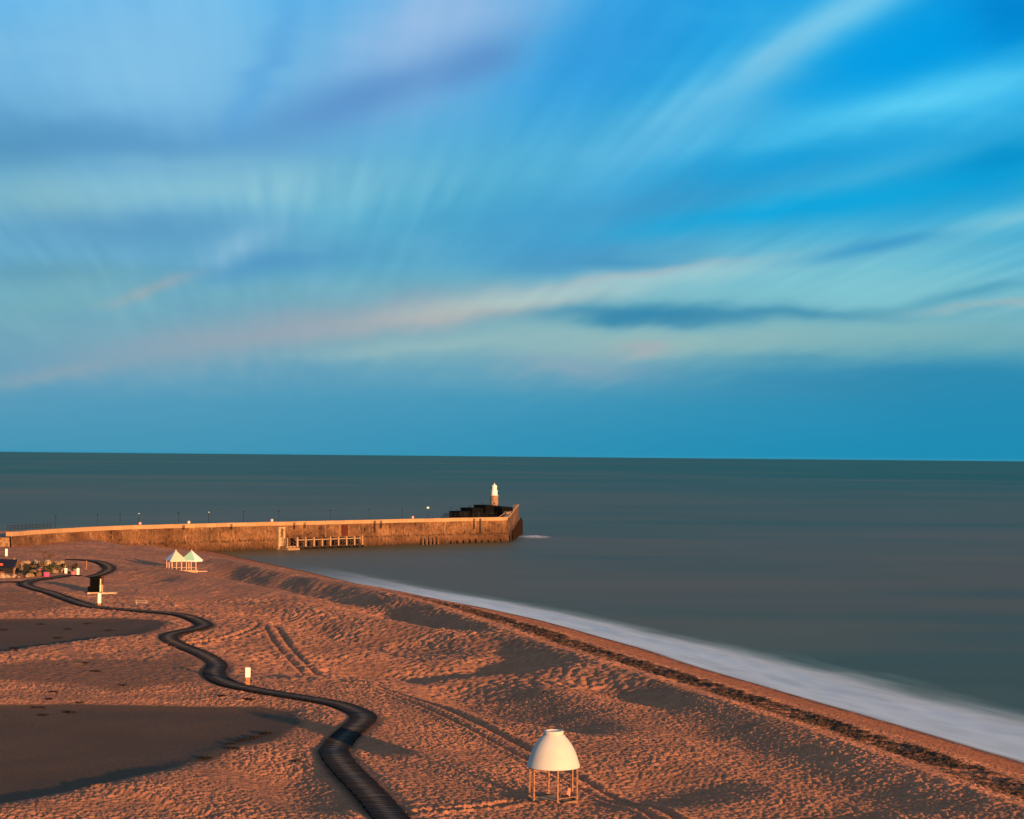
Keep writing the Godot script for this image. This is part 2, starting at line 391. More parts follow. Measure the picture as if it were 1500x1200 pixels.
func make_relief() -> void:
	ga = Vector2(-sin(deg_to_rad(SUN_AZ)), -cos(deg_to_rad(SUN_AZ)))
	gb = Vector2(-ga.y, ga.x)
	relief.resize(GA * GB); floor_shade.resize(GA * GB)
	var hol := HOLLOWS.map(func(e): return [e[0], PackedVector2Array(e[1])])
	var hb := hol.map(func(e): return box_of(e[1]))
	var lee := LEE.map(func(e): return PackedVector2Array(e))
	var lb := lee.map(func(e): return box_of(e))
	var nz := FastNoiseLite.new()
	nz.seed = 31; nz.frequency = 0.05; nz.fractal_octaves = 3
	for b in GB:
		var h := 0.0
		for a in GA:
			var p := ga * (GA0 + a) + gb * (GB0 + b)
			var k := b * GA + a
			var wob := p + Vector2(nz.get_noise_2d(p.x, p.y), nz.get_noise_2d(p.x + 300.0, p.y)) * 3.0
			var d := 0.0
			for j in lee.size():
				d = maxf(d, soft_inside(wob, lee[j], lb[j], 2.2) * (1.5 if j == 0 else (0.6 if j in [8, 12, 17] else 0.95)))
			d = clampf(d + 0.2 * nz.get_noise_2d(p.x * 1.6 + 90.0, p.y * 0.9), -0.2, 1.5)
			h = h * 0.955 - 0.15 * d
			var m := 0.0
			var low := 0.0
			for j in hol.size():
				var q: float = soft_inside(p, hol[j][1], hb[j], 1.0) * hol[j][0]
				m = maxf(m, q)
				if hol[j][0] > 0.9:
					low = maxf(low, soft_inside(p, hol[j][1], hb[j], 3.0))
			floor_shade[k] = m
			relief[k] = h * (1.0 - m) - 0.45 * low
	# banks on the sunny side of the two big hollows
	for ln in [[Vector2(-37, -126), Vector2(-31.5, -134), Vector2(-26, -144), Vector2(-22, -154), Vector2(-17, -165), Vector2(-16.5, -175)], [Vector2(-64, -222), Vector2(-59, -231), Vector2(-52, -245), Vector2(-46.5, -258), Vector2(-46.0, -268)]]:
		for b in GB:
			for a in GA:
				var p: Vector2 = ga * (GA0 + a) + gb * (GB0 + b)
				if p.distance_squared_to(ln[2]) > 2600.0:
					continue
				var d := 1e9
				for j in ln.size() - 1:
					d = minf(d, p.distance_to(Geometry2D.get_closest_point_to_segment(p, ln[j], ln[j + 1])))
				relief[b * GA + a] += 0.3 * exp(-d * d / 30.0)
	# smooth across the grain
	for pass_ in 2:
		var r2 := relief.duplicate()
		for b in range(1, GB - 1):
			for a in range(1, GA - 1):
				var k := b * GA + a
				r2[k] = relief[k] * 0.4 + (relief[k - GA] + relief[k + GA]) * 0.2 + (relief[k - 1] + relief[k + 1]) * 0.1
		relief = r2
func grid(arr: PackedFloat32Array, x: float, z: float) -> float:
	var p := Vector2(x, z)
	var a := p.dot(ga) - GA0
	var b := p.dot(gb) - GB0
	if a < 0.0 or b < 0.0 or a >= GA - 1 or b >= GB - 1:
		return 0.0
	var i := int(a)
	var j := int(b)
	var k := j * GA + i
	return lerpf(lerpf(arr[k], arr[k + 1], a - i), lerpf(arr[k + GA], arr[k + GA + 1], a - i), b - j)
func lie(x: float, z: float, s: float) -> float:
	# by the harbour wall the beach is gentler, and banked up on the land side
	var far := smoothstep(-410.0, -500.0, z)
	return profile(s * (1.0 - 0.42 * far) if s > 0.0 else s) + 0.9 * far * smoothstep(28.0, 52.0, s) + grid(relief, x, z) * smoothstep(12.0, 30.0, s)
func height(x: float, z: float) -> float:
	var s := shore_at(z) - x
	return lie(x, z, s)

# lines cut into the beach, kept by cell: [a, b, kind, offset]
var near := {}
func note_line(pts: Array, kind: int) -> void:
	for k in pts.size() - 1:
		var a: Vector2 = pts[k]
		var b: Vector2 = pts[k + 1]
		var r := Rect2(a, Vector2.ZERO).expand(b).grow(3.2)
		for cx in range(int(floor(r.position.x / 4.0)), int(floor(r.end.x / 4.0)) + 1):
			for cz in range(int(floor(r.position.y / 4.0)), int(floor(r.end.y / 4.0)) + 1):
				var key := Vector2i(cx, cz)
				if not near.has(key):
					near[key] = []
				near[key].append([a, b, kind])
func spline(pts: Array, step: float) -> PackedVector2Array:
	var cv := Curve2D.new()
	for k in pts.size():
		var a: Vector2 = pts[maxi(k - 1, 0)]
		var b: Vector2 = pts[mini(k + 1, pts.size() - 1)]
		var tg := (b - a) / 6.0
		cv.add_point(pts[k], -tg, tg)
	var out := PackedVector2Array()
	var l := cv.get_baked_length()
	for k in int(l / step) + 1:
		out.append(cv.sample_baked(k * step, true))
	return out

var n_fine := FastNoiseLite.new()
var n_mid := FastNoiseLite.new()
var n_big := FastNoiseLite.new()
func shingle(x: float, z: float, out: Array, far_t: float) -> void:
	# out: [height, colour]
	var s := shore_at(z) - x
	var h := lie(x, z, s)
	var m := grid(floor_shade, x, z)
	var big := n_big.get_noise_2d(x, z)
	var mid := n_mid.get_noise_2d(x, z)
	var fine := n_fine.get_noise_2d(x, z * 0.5) if far_t < 0.1 else n_fine.get_noise_2d(x * 0.45, z * 0.24)
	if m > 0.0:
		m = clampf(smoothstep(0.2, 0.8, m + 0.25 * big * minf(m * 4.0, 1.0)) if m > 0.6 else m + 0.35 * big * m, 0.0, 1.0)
	var dry := smoothstep(7.0, 13.0, s)
	var strand := smoothstep(13.0 + 2.0 * n_big.get_noise_1d(z * 0.8), 15.0, s) * smoothstep(21.5 + 2.0 * n_big.get_noise_1d(z + 90.0), 18.5, s) * smoothstep(-370.0, -300.0, z)
	var rough := (0.42 + 0.58 * dry) * (1.0 - 0.86 * m) * (1.0 + 0.5 * strand) * (0.8 + 0.5 * big)
	h += rough * (fine * (0.19 + 0.16 * minf(far_t * 4.0, 1.0)) * (1.0 - 0.6 * far_t) + mid * (0.06 + 0.14 * far_t)) + big * 0.05 * dry
	var c := Vector3(0.44, 0.188, 0.106) * (1.0 + 0.16 * fine + 0.14 * mid + 0.18 * big)
	c = c.lerp(Vector3(0.135, 0.080, 0.053) * (1.0 + 0.12 * big + 0.1 * fine), m)  # floor colour darkened to carry the shade of the hollow
	c = c.lerp(Vector3(0.46, 0.160, 0.072) * (1.0 + 0.12 * mid + 0.1 * big), 1.0 - dry)
	c = c.lerp(Vector3(0.17, 0.06, 0.035), smoothstep(3.6, 0.4, s + mid * 1.2))
	if strand > 0.0:
		c = c.lerp(Vector3(0.075, 0.045, 0.03), strand * smoothstep(-0.5, 0.05, mid + 0.7 * big + 0.5 * fine))
		h += strand * 0.16 * mid
	var key := Vector2i(int(floor(x / 4.0)), int(floor(z / 4.0)))
	if near.has(key):
		var p := Vector2(x, z)
		var dp := 1e9
		var dt := 1e9
		var dl := 1e9
		for e in near[key]:
			var q: float = p.distance_to(Geometry2D.get_closest_point_to_segment(p, e[0], e[1]))
			if e[2] == 0: dp = minf(dp, q)
			elif e[2] == 1: dt = minf(dt, q)
			else: dl = minf(dl, q)
		if dp < 3.0:
			var flat := lie(x, z, s)
			h = lerpf(flat - 0.10, h, smoothstep(1.25, 2.3, dp))
			c = c.lerp(Vector3(0.10, 0.07, 0.05), smoothstep(1.9, 1.2, dp) * 0.7)
		if dt < 2.6:
			var g := exp(-pow((dt - 0.85) / 0.32, 2.0))
			h += -0.30 * g + 0.14 * exp(-pow((dt - 1.5) / 0.3, 2.0)) + 0.05 * exp(-dt * dt / 0.15)
		if dl < 2.5:
			h += -0.30 * exp(-pow(dl / 0.45, 2.0)) + 0.10 * exp(-pow((dl - 0.9) / 0.4, 2.0))
	out[0] = h
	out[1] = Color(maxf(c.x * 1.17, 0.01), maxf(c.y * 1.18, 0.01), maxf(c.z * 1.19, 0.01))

func band(mesh: ArrayMesh, z0: float, z1: float, step: float, far_t: float, lower: float) -> void:
	# rows run from z0 (far) to z1 (near)
	var vs := PackedVector3Array()
	var ns := PackedVector3Array()
	var cs := PackedColorArray()
	var ix := PackedInt32Array()
	var rows := int(ceil((z1 - z0) / step)) + 1
	var start := PackedInt32Array()
	var left := PackedInt32Array()
	var right := PackedInt32Array()
	var out := [0.0, Color()]
	for r in rows:
		var z := z0 + r * step
		var x0 := int(floor(-(0.285 * -z + 16.0) / step))
		var x1 := int(ceil(minf(shore_at(z) + 5.0, 0.285 * -z + 16.0) / step))
		start.append(vs.size()); left.append(x0); right.append(x1)
		for i in range(x0, x1 + 1):
			shingle(i * step, z, out, far_t)
			vs.append(Vector3(i * step, out[0] - (lower if r == rows - 1 or r == 0 else 0.0), z))
			cs.append(out[1])
	ns.resize(vs.size())
	for r in rows:
		for i in range(left[r], right[r] + 1):
			var k := start[r] + i - left[r]
			var gx := 0.0
			var gz := 0.0
			if i > left[r] and i < right[r]:
				gx = (vs[k + 1].y - vs[k - 1].y) / (2.0 * step)
			if r > 0 and r < rows - 1 and i >= left[r - 1] and i <= right[r - 1] and i >= left[r + 1] and i <= right[r + 1]:
				gz = (vs[start[r + 1] + i - left[r + 1]].y - vs[start[r - 1] + i - left[r - 1]].y) / (2.0 * step)
			ns[k] = Vector3(-gx, 1.0, -gz).normalized()
			if r < rows - 1 and i < right[r] and i >= left[r + 1] and i < right[r + 1]:
				var d := start[r + 1] + i - left[r + 1]
				ix.append_array([k, k + 1, d + 1, k, d + 1, d])
	var ar := []
	ar.resize(Mesh.ARRAY_MAX)
	ar[Mesh.ARRAY_VERTEX] = vs; ar[Mesh.ARRAY_NORMAL] = ns; ar[Mesh.ARRAY_COLOR] = cs; ar[Mesh.ARRAY_INDEX] = ix
	mesh.add_surface_from_arrays(Mesh.PRIMITIVE_TRIANGLES, ar)
func apron(mesh: ArrayMesh) -> void:
	# the beach beyond the frame, in coarse cells
	var b := MB.new()
	b.col = Color(0.47, 0.20, 0.105)
	var st := 6.0
	for r in range(-95, 20):
		for i in range(-60, 20):
			var x := i * st
			var z := r * st
			var inside := z < -116.0 and z > -556.0 and x > -(0.285 * -z + 14.0) + 1.0 and x + st < 0.285 * -z + 12.0
			if inside or x > shore_at(z) + 10.0:
				continue
			var p := []
			for q in [[0, 0], [1, 0], [1, 1], [0, 1]]:
				var xx: float = x + q[0] * st
				var zz: float = z + q[1] * st
				p.append(Vector3(xx, profile(shore_at(zz) - xx) - 0.12, zz))
			b.quad(p[0], p[1], p[2], p[3], Vector3(x, -100, z))
	var ar := []
	ar.resize(Mesh.ARRAY_MAX)
	ar[Mesh.ARRAY_VERTEX] = b.v; ar[Mesh.ARRAY_NORMAL] = b.n; ar[Mesh.ARRAY_COLOR] = b.c; ar[Mesh.ARRAY_INDEX] = b.i
	mesh.add_surface_from_arrays(Mesh.PRIMITIVE_TRIANGLES, ar)

# ------------------------------------------------------------------ sea
func make_sea() -> void:
	var nz := FastNoiseLite.new()
	nz.seed = 8; nz.frequency = 1.0; nz.fractal_octaves = 3
	var b := MB.new()
	var zs := []
	var z := -60.0
	while z > -41000.0:
		zs.append(z)
		z -= 6.0 if z > -900.0 else absf(z) * 0.04
	var cols := 60
	var first := []
	for r in zs.size():
		var w := maxf(420.0, -zs[r] * 0.75)
		first.append(b.v.size())
		for i in cols + 1:
			var x := lerpf(-w, w, float(i) / cols)
			var d := log(-zs[r] / 100.0)   # 0.5 .. 6
			var n := 1.3 * nz.get_noise_2d(x / (60.0 + -zs[r] * 0.30), d * 4.2) + 0.6 * nz.get_noise_2d(x / 300.0 + 9.0, d * 9.0)
			# water colour: clear green far out, grey with stirred silt nearer in
			var grey := clampf(smoothstep(3.5, 2.3, d) + 0.4 * n, 0.0, 1.0)
			var brown := clampf(exp(-pow((d - 1.45) / 0.42, 2.0)) + 0.55 * n - 0.15, 0.0, 1.0)
			var c := Vector3(0.036, 0.120, 0.074).lerp(Vector3(0.112, 0.120, 0.066), grey)
			c = c.lerp(Vector3(0.17, 0.115, 0.055), brown * 0.8)
			c = c.lerp(Vector3(0.075, 0.122, 0.084), smoothstep(1.1, 0.6, d) * 0.7)
			c *= 1.0 + 0.10 * n
			b.col = Color(c.x, c.y, c.z)
			b.put(Vector3(x, 0, zs[r]), Vector3.UP)
	for r in zs.size() - 1:
		for i in cols:
			var k: int = first[r] + i
			var k2: int = first[r + 1] + i
			b.i.append_array([k2, k2 + 1, k + 1, k2, k + 1, k])
	var m := mat(Color(1, 1, 1), 0.42, 0.1, true)
	var o := part("sea", b, m)
	o.set_meta("kind", "structure")
	# surf washing along the shingle
	var fz := FastNoiseLite.new()
	fz.seed = 3; fz.frequency = 1.0; fz.fractal_octaves = 4
	var f := MB.new()
	var across := 34
	var n_rows := 0
	z = -70.0
	while z > -500.0:
		var sx := shore_at(z)
		var wide := 26.0 * lerpf(1.0, 0.62, smoothstep(-190.0, -330.0, z)) * (1.0 + 0.22 * fz.get_noise_2d(z * 0.02, 4.0))
		for i in across + 1:
			var t := float(i) / across
			var off := lerpf(-2.2, wide, t)
			var s := off / wide
			var lump := fz.get_noise_2d(off * 0.22, z * 0.035)
			var fine := fz.get_noise_2d(off * 0.9 + 50.0, z * 0.12)
			var al := smoothstep(-0.075 + 0.03 * fine, 0.03, s + 0.02 * lump) * smoothstep(1.0, 0.30, s + 0.16 * lump)
			al *= clampf(0.93 + 0.22 * lump + 0.12 * fine, 0.0, 1.0) * smoothstep(-485.0, -360.0, z)
			var hump := 0.22 * exp(-pow((s - 0.42 - 0.1 * lump) / 0.16, 2.0)) + 0.05 * fine * al
			var thin := smoothstep(0.45, 0.85, s + 0.1 * lump)
			f.col = Color(lerpf(0.84, 0.50, thin), lerpf(0.86, 0.66, thin), lerpf(0.84, 0.60, thin), clampf(al, 0.0, 0.97))
			var x := sx + off
			var y := 0.05 + hump * smoothstep(0.0, 0.2, s)
			if off < 0.0:
				y = maxf(y, profile(-off) + 0.07)
			f.put(Vector3(x, y, z), Vector3.UP)
		n_rows += 1
		z -= 1.6
	surf_mesh(f, n_rows, across)
	var fm := mat(Color(1, 1, 1), 0.95, 0.2, true)
	fm.transparency = BaseMaterial3D.TRANSPARENCY_ALPHA
	var fo := part("surf", f, fm)
	fo.set_meta("kind", "structure")
	# white water breaking at the end of the harbour arm
	var g := MB.new()
	for r in 15:
		for i in 21:
			var u := i / 20.0 * 2.0 - 1.0
			var w := r / 14.0 * 2.0 - 1.0
			var al := clampf(1.05 - (u * u + w * w) * 1.15 + 0.45 * fz.get_noise_2d(u * 3.0, w * 2.0), 0.0, 1.0)
			al *= al
			g.col = Color(0.80, 0.82, 0.84, al * 0.85)
			g.put(Vector3(7.5 + u * 7.5, 0.06 + 0.35 * al, -655.0 + w * 17.0), Vector3.UP)
	surf_mesh(g, 15, 20, true)
	var go := part("surf", g, fm)
	go.set_meta("kind", "structure")
func surf_mesh(f: MB, rows: int, across: int, flip := false) -> void:
	for r in rows - 1:
		for i in across:
			var k := r * (across + 1) + i
			var k2 := k + across + 1
			if flip:
				f.i.append_array([k, k + 1, k2 + 1, k, k2 + 1, k2])
			else:
				f.i.append_array([k2, k2 + 1, k + 1, k2, k + 1, k])
	# normals from the lumps
	for r in range(1, rows - 1):
		for i in range(1, across):
			var k := r * (across + 1) + i
			var a := f.v[k + 1] - f.v[k - 1]
			var c := f.v[k + across + 1] - f.v[k - across - 1]
			var q := a.cross(c).normalized()
			f.n[k] = q if q.y > 0.0 else -q

# ------------------------------------------------------------------ boardwalk
func make_boardwalk() -> void:
	var o := Node3D.new()
	o.name = numbered("boardwalk")
	add_child(o)
	o.set_meta("kind", "structure")
	var rng := RandomNumberGenerator.new()
	rng.seed = 77
	var kinds := []
	for k in 6:
		var b := MB.new()
		var tone := rng.randf_range(0.75, 1.25)
		var cuts := [-1.2, -0.85, -0.45, -0.18, 0.18, 0.45, 0.85, 1.2]
		# trodden grey along the middle, tar-dark at the ends
		var wear := [0.0, 0.06, 0.25, 1.0, 1.0, 0.35, 0.08, 0.0]
		var hw := 0.115
		for j in cuts.size() - 1:
			for e in 4:
				var p: Array = [[-hw, 0.05, hw, 0.05], [-hw, -0.08, -hw, 0.05], [hw, 0.05, hw, -0.08], [hw, -0.08, -hw, -0.08]][e]
				var q: Vector3 = [Vector3.UP, Vector3.FORWARD, Vector3.BACK, Vector3.DOWN][e]
				var k0 := b.v.size()
				for s in 2:
					var ww: float = clampf(wear[j + s] + rng.randf_range(-0.12, 0.12), 0.0, 1.0)
					var cc := Vector3(0.016, 0.012, 0.011).lerp(Vector3(0.075, 0.064, 0.058), ww) * tone
					b.col = Color(cc.x, cc.y, cc.z)
					b.put(Vector3(cuts[j + s], p[1], p[0]), q); b.put(Vector3(cuts[j + s], p[3], p[2]), q)
				b.i.append_array([k0, k0 + 2, k0 + 1, k0 + 1, k0 + 2, k0 + 3])
		b.col = Color(0.016, 0.012, 0.011)
		for s in [-1.2, 1.2]:
			b.quad(Vector3(s, -0.08, -hw), Vector3(s, 0.05, -hw), Vector3(s, 0.05, hw), Vector3(s, -0.08, hw), Vector3.ZERO)
		kinds.append(b)
	var shapes := kinds.map(func(b): return b.mesh())
	var m := mat(Color(1, 1, 1), 0.9, 0.2, true)
	var rest := MB.new()
	var count := 0
	for line in [spline(PATHLINE, 0.27), spline(SIDE_PATH, 0.27)]:
		for k in range(1, line.size() - 1):
			var p: Vector2 = line[k]
			var d: Vector2 = (line[k + 1] - line[k - 1]).normalized()
			var y := height(p.x, p.y) + 0.03 + rng.randf_range(-0.012, 0.012)
			var xa := Vector3(-d.y, rng.randf_range(-0.006, 0.006), d.x).normalized()
			var bs := Basis(xa, Vector3.UP, xa.cross(Vector3.UP)).orthonormalized()
			var which := rng.randi() % 6
			var shift := rng.randf_range(-0.07, 0.07)
			if count < 300 and p.y < -126.0 or p.y > -126.0 and false:
				var q := part("plank", shapes[which], m, o)
				q.transform = Transform3D(bs, Vector3(p.x, y, p.y) + xa * shift)
				count += 1
			elif p.y < -126.0:
				var src: MB = kinds[which]
				var k0 := rest.v.size()
				for j in src.v.size():
					rest.v.append(bs * src.v[j] + Vector3(p.x, y, p.y) + xa * shift); rest.n.append(bs * src.n[j]); rest.c.append(src.c[j]); rest.t.append(Vector2.ZERO)
				for j in src.i:
					rest.i.append(j + k0)
	var ro := part("planks", rest, m, o)
	ro.set_meta("kind", "stuff")

# ------------------------------------------------------------------ harbour arm
const ARM := [Vector2(-122.8, -470.0), Vector2(-121.0, -478.9), Vector2(-117.0, -490.9), Vector2(-110.5, -507.0), Vector2(-101.9, -521.1), Vector2(-86.1, -538.2), Vector2(-68.8, -555.8), Vector2(-50.8, -573.2), Vector2(-31.5, -592.5), Vector2(-14.9, -607.5), Vector2(-1.2, -619.2)]
const ARM_TOP := 8.0
func stone_tex(w: int, h: int, metres: float, tall: float, seed_: int, weed: float) -> ImageTexture:
	# old stone: blotches, rust and lime running down from the top, weed where the tide stands
	var im := Image.create(w, h, false, Image.FORMAT_RGB8)
	var a := FastNoiseLite.new()
	a.seed = seed_; a.frequency = 1.0; a.fractal_octaves = 4
	var b := FastNoiseLite.new()
	b.seed = seed_ + 5; b.frequency = 1.0; b.fractal_octaves = 3
	for x in w:
		var u := x * metres / w
		var rust := smoothstep(0.05, 0.5, b.get_noise_1d(u * 0.55))
		var lime := smoothstep(0.12, 0.5, b.get_noise_1d(u * 0.8 + 500.0))
		var dark := smoothstep(0.1, 0.55, b.get_noise_1d(u * 1.1 + 900.0))
		var run := 0.5 + 0.5 * a.get_noise_1d(u * 0.9 + 70.0)
		for y in h:
			var v := tall * (1.0 - float(y) / h)   # metres above the foot
			var n := a.get_noise_2d(u * 0.35, v * 0.6)
			var f := a.get_noise_2d(u * 2.6 + 40.0, v * 2.6)
			var st := a.get_noise_2d(u * 1.3 + 7.0, v * 0.45)
			var big := a.get_noise_2d(u * 0.06 + 3.0, v * 0.12)
			var c := Vector3(0.165, 0.078, 0.036) * (1.0 + 0.9 * n + 0.6 * f + 0.8 * big)
			c = c.lerp(Vector3(0.12, 0.042, 0.019), rust * clampf(run + st * 1.5, 0.0, 1.0) * 0.8)
			c = c.lerp(Vector3(0.40, 0.245, 0.13), lime * smoothstep(-0.05, 0.3, st + 0.4 * f) * 0.8)
			c = c.lerp(Vector3(0.05, 0.025, 0.014), dark * smoothstep(-0.1, 0.3, st + 0.5 * f) * 0.8)
			c = c.lerp(Vector3(0.07, 0.030, 0.015), smoothstep(-0.02, 0.28, n + 0.6 * st - 0.5 * big) * 0.6)
			# a dark course half way up, over the ledge, and the tide mark
			c = c.lerp(Vector3(0.03, 0.015, 0.009), smoothstep(0.45, 0.1, absf(v - 4.1 - 0.5 * st)) * smoothstep(-0.25, 0.1, n + st) * 0.85)
			c = c.lerp(Vector3(0.08, 0.034, 0.016), smoothstep(weed + 0.9, weed - 0.9, v - 1.2 * st - 0.8 * f) * 0.75)
			c = c.lerp(Vector3(0.028, 0.018, 0.012), smoothstep(weed - 0.9, weed - 1.9, v - 1.4 * st - 1.1 * f))
			im.set_pixel(x, y, Color(clampf(c.x, 0, 1), clampf(c.y, 0, 1), clampf(c.z, 0, 1)).linear_to_srgb())
	return ImageTexture.create_from_image(im)
func wall_face(b: MB, pts: PackedVector2Array, tops: PackedFloat32Array, foot: float, batter: float, nz: FastNoiseLite, side := 1.0) -> void:
	# a battered face over the line pts; u runs along it, v down it
	var rows := 14
	var len_ := 0.0
	var total := 0.0
	for k in pts.size() - 1:
		total += pts[k].distance_to(pts[k + 1])
	for k in pts.size():
		var d := (pts[mini(k + 1, pts.size() - 1)] - pts[maxi(k - 1, 0)]).normalized()
		var q := Vector2(-d.y, d.x) * side
		if k > 0:
			len_ += pts[k].distance_to(pts[k - 1])
		for r in rows + 1:
			var t := float(r) / rows
			var y := lerpf(tops[k], foot, t)
			var out := (tops[k] - y) * batter + 0.10 * nz.get_noise_2d(len_ * 0.5, y * 0.8) + (0.55 if y < 2.6 else 0.0)
			b.put(Vector3(pts[k].x + q.x * out, y, pts[k].y + q.y * out), Vector3(q.x, batter, q.y).normalized(), Vector2(len_ / total, t))
	for k in pts.size() - 1:
		for r in rows:
			var m := k * (rows + 1) + r
			var e := m + rows + 1
			if side > 0:
				b.i.append_array([m, e, e + 1, m, e + 1, m + 1])
			else:
				b.i.append_array([m, e + 1, e, m, m + 1, e + 1])
func make_arm() -> void:
	var arm := thing("harbour_arm", "long curved stone harbour arm running out to sea", "pier")
	var nz := FastNoiseLite.new()
	nz.seed = 12; nz.frequency = 1.0
	var line := spline(ARM, 1.0)
	line.append(ARM[-1])
	var tops := PackedFloat32Array()
	for k in line.size():
		tops.append(ARM_TOP - 0.75)
	var stone := mat(Color(1, 1, 1), 0.92, 0.3)
	stone.albedo_texture = stone_tex(1400, 64, 222.0, 8.6, 21, 3.3)
	var b := MB.new()
	wall_face(b, line, tops, -1.2, 0.06, nz)
	part("wall", b, stone, arm)
	# coping stones along the edge
	var cm := []
	for k in 4:
		cm.append(mat(Color(0.40, 0.225, 0.115) * [0.9, 1.0, 1.08, 0.96][k], 0.9))
	var cop := spline(ARM, 3.6)
	var rng := RandomNumberGenerator.new()
	rng.seed = 4
	for k in cop.size():
		var p: Vector2 = cop[k]
		var e: Vector2 = cop[k + 1] if k < cop.size() - 1 else ARM[-1]
		if p.distance_to(e) < 0.4:
			continue
		var d := (e - p).normalized()
		var q := Vector2(d.y, -d.x)
		var c := MB.new()
		var mid := (p + e) / 2.0 + q * 0.55
		c.box(Vector3(mid.x, ARM_TOP - 0.55 + rng.randf_range(-0.03, 0.03), mid.y), Vector3(p.distance_to(e) - 0.04, 1.12, 1.6), Basis(Vector3(d.x, 0, d.y), Vector3.UP, Vector3(d.x, 0, d.y).cross(Vector3.UP)), 0.05)
		part("coping_stone", c, cm[rng.randi() % 4], arm)
	# the walk behind the parapet, and the harbour side
	var dk := MB.new()
	var back := PackedVector2Array()
	for k in line.size():
		var d := (line[mini(k + 1, line.size() - 1)] - line[maxi(k - 1, 0)]).normalized()
		back.append(line[k] + Vector2(d.y, -d.x) * 13.0)
	for k in line.size() - 1:
		dk.quad(Vector3(line[k].x, 6.7, line[k].y), Vector3(line[k + 1].x, 6.7, line[k + 1].y), Vector3(back[k + 1].x, 6.7, back[k + 1].y), Vector3(back[k].x, 6.7, back[k].y), Vector3(line[k].x, -50, line[k].y))
		dk.quad(Vector3(back[k].x, 6.7, back[k].y), Vector3(back[k + 1].x, 6.7, back[k + 1].y), Vector3(back[k + 1].x, -1, back[k + 1].y), Vector3(back[k].x, -1, back[k].y), Vector3(line[k].x, 3, line[k].y))
	part("walkway", dk, mat(Color(0.22, 0.18, 0.14), 0.95), arm)
	# head of the arm
	var n0 := Vector2(-1.2, -619.2)
	var n1 := Vector2(2.6, -690.0)
	var n2 := Vector2(-24.0, -696.0)
	var end_line := PackedVector2Array()
	var end_top := PackedFloat32Array()
	for k in 37:
		end_line.append(n0.lerp(n1, k / 36.0))
		end_top.append(lerpf(ARM_TOP - 0.05, 10.2, smoothstep(0.0, 1.0, k / 36.0)))
	var eb := MB.new()
	wall_face(eb, end_line, end_top, -1.2, 0.05, nz)
	var es := mat(Color(1, 1, 1), 0.92, 0.3)
	es.albedo_texture = stone_tex(400, 64, 71.0, 10.0, 57, 5.2)
	part("end_wall", eb, es, arm)
	for k in 12:
		var a := n0.lerp(n1, k / 12.0)
		var e := n0.lerp(n1, (k + 1) / 12.0)
		var ya := lerpf(ARM_TOP, 10.3, smoothstep(0.0, 1.0, k / 12.0))
		var ye := lerpf(ARM_TOP, 10.3, smoothstep(0.0, 1.0, (k + 1) / 12.0))
		var c := MB.new()
		var p := Vector3((a.x + e.x) / 2.0 - 0.5, (ya + ye) / 2.0 - 0.2, (a.y + e.y) / 2.0)
		var dd := Vector3(e.x - a.x, ye - ya, e.y - a.y).normalized()
		c.box(p, Vector3(Vector3(e.x - a.x, ye - ya, e.y - a.y).length() - 0.04, 0.5, 1.5), Basis(dd, dd.cross(Vector3(-dd.z, 0, dd.x).normalized()) * -1.0, Vector3(-dd.z, 0, dd.x).normalized()), 0.05)
		part("coping_stone", c, cm[k % 4], arm)
	var hd := MB.new()
	var top_pts := [Vector3(n0.x - 0.6, 6.9, n0.y - 0.8), Vector3(n1.x - 0.6, 6.9, n1.y), Vector3(n2.x, 6.9, n2.y), Vector3(-23.5, 6.9, -617.0)]
	hd.quad(top_pts[0], top_pts[1], top_pts[2], top_pts[3], Vector3(-10, -50, -650))
	for k in [1, 2]:
		var a: Vector3 = top_pts[k]
		var e: Vector3 = top_pts[(k + 1) % 4]
		hd.quad(a, e, Vector3(e.x, -1.0, e.z), Vector3(a.x, -1.0, a.z), Vector3(-10, 3, -650))
	part("head_deck", hd, mat(Color(0.16, 0.13, 0.11), 0.95), arm)
	# buttress with a niche, and the landing at its foot
	var q0 := arm_at(409.0)
	var dirv := q0[1] as Vector3
	var outv := q0[2] as Vector3
	var bas := Basis(dirv, Vector3.UP, outv)
	var o0 := q0[0] as Vector3
	var bt := MB.new()
	for sx in [-0.85, 0.85]:
		bt.box(o0 + outv * 1.1 + dirv * sx + Vector3.UP * 3.2, Vector3(0.7, 6.6, 1.9), bas, 0.05)
	bt.box(o0 + outv * 0.9 + Vector3.UP * 1.7, Vector3(1.0, 3.6, 1.4), bas)
	bt.box(o0 + outv * 1.1 + Vector3.UP * 6.35, Vector3(2.5, 0.5, 2.0), bas, 0.06)
	bt.box(o0 + outv * 0.4 + Vector3.UP * 4.8, Vector3(1.0, 3.0, 0.6), bas)
	part("buttress", bt, mottled(mat(Color(0.48, 0.32, 0.18), 0.9), blotch, 0.25), arm)
	var ld := MB.new()
	ld.box(o0 + outv * 4.2 + dirv * 1.2 + Vector3.UP * 0.2, Vector3(4.4, 0.9, 4.0), bas, 0.08)
	ld.box(o0 + outv * 3.6 + dirv * 1.2 + Vector3.UP * 0.85, Vector3(3.4, 0.5, 2.6), bas, 0.06)
	part("landing", ld, mottled(mat(Color(0.36, 0.22, 0.12), 0.9), blotch, 0.3), arm)
	# iron door, ladders and drain marks
	var q1 := arm_at(506.0)
	var dr := MB.new()
	dr.box((q1[0] as Vector3) + (q1[2] as Vector3) * 0.32 + Vector3.UP * 5.0, Vector3(2.3, 3.2, 0.36), Basis(q1[1], Vector3.UP, q1[2]), 0.04)
	part("iron_shutter", dr, mottled(mat(Color(0.10, 0.022, 0.014), 0.8), blotch, 0.4), arm)
	var iron := mat(Color(0.05, 0.03, 0.022), 0.8)
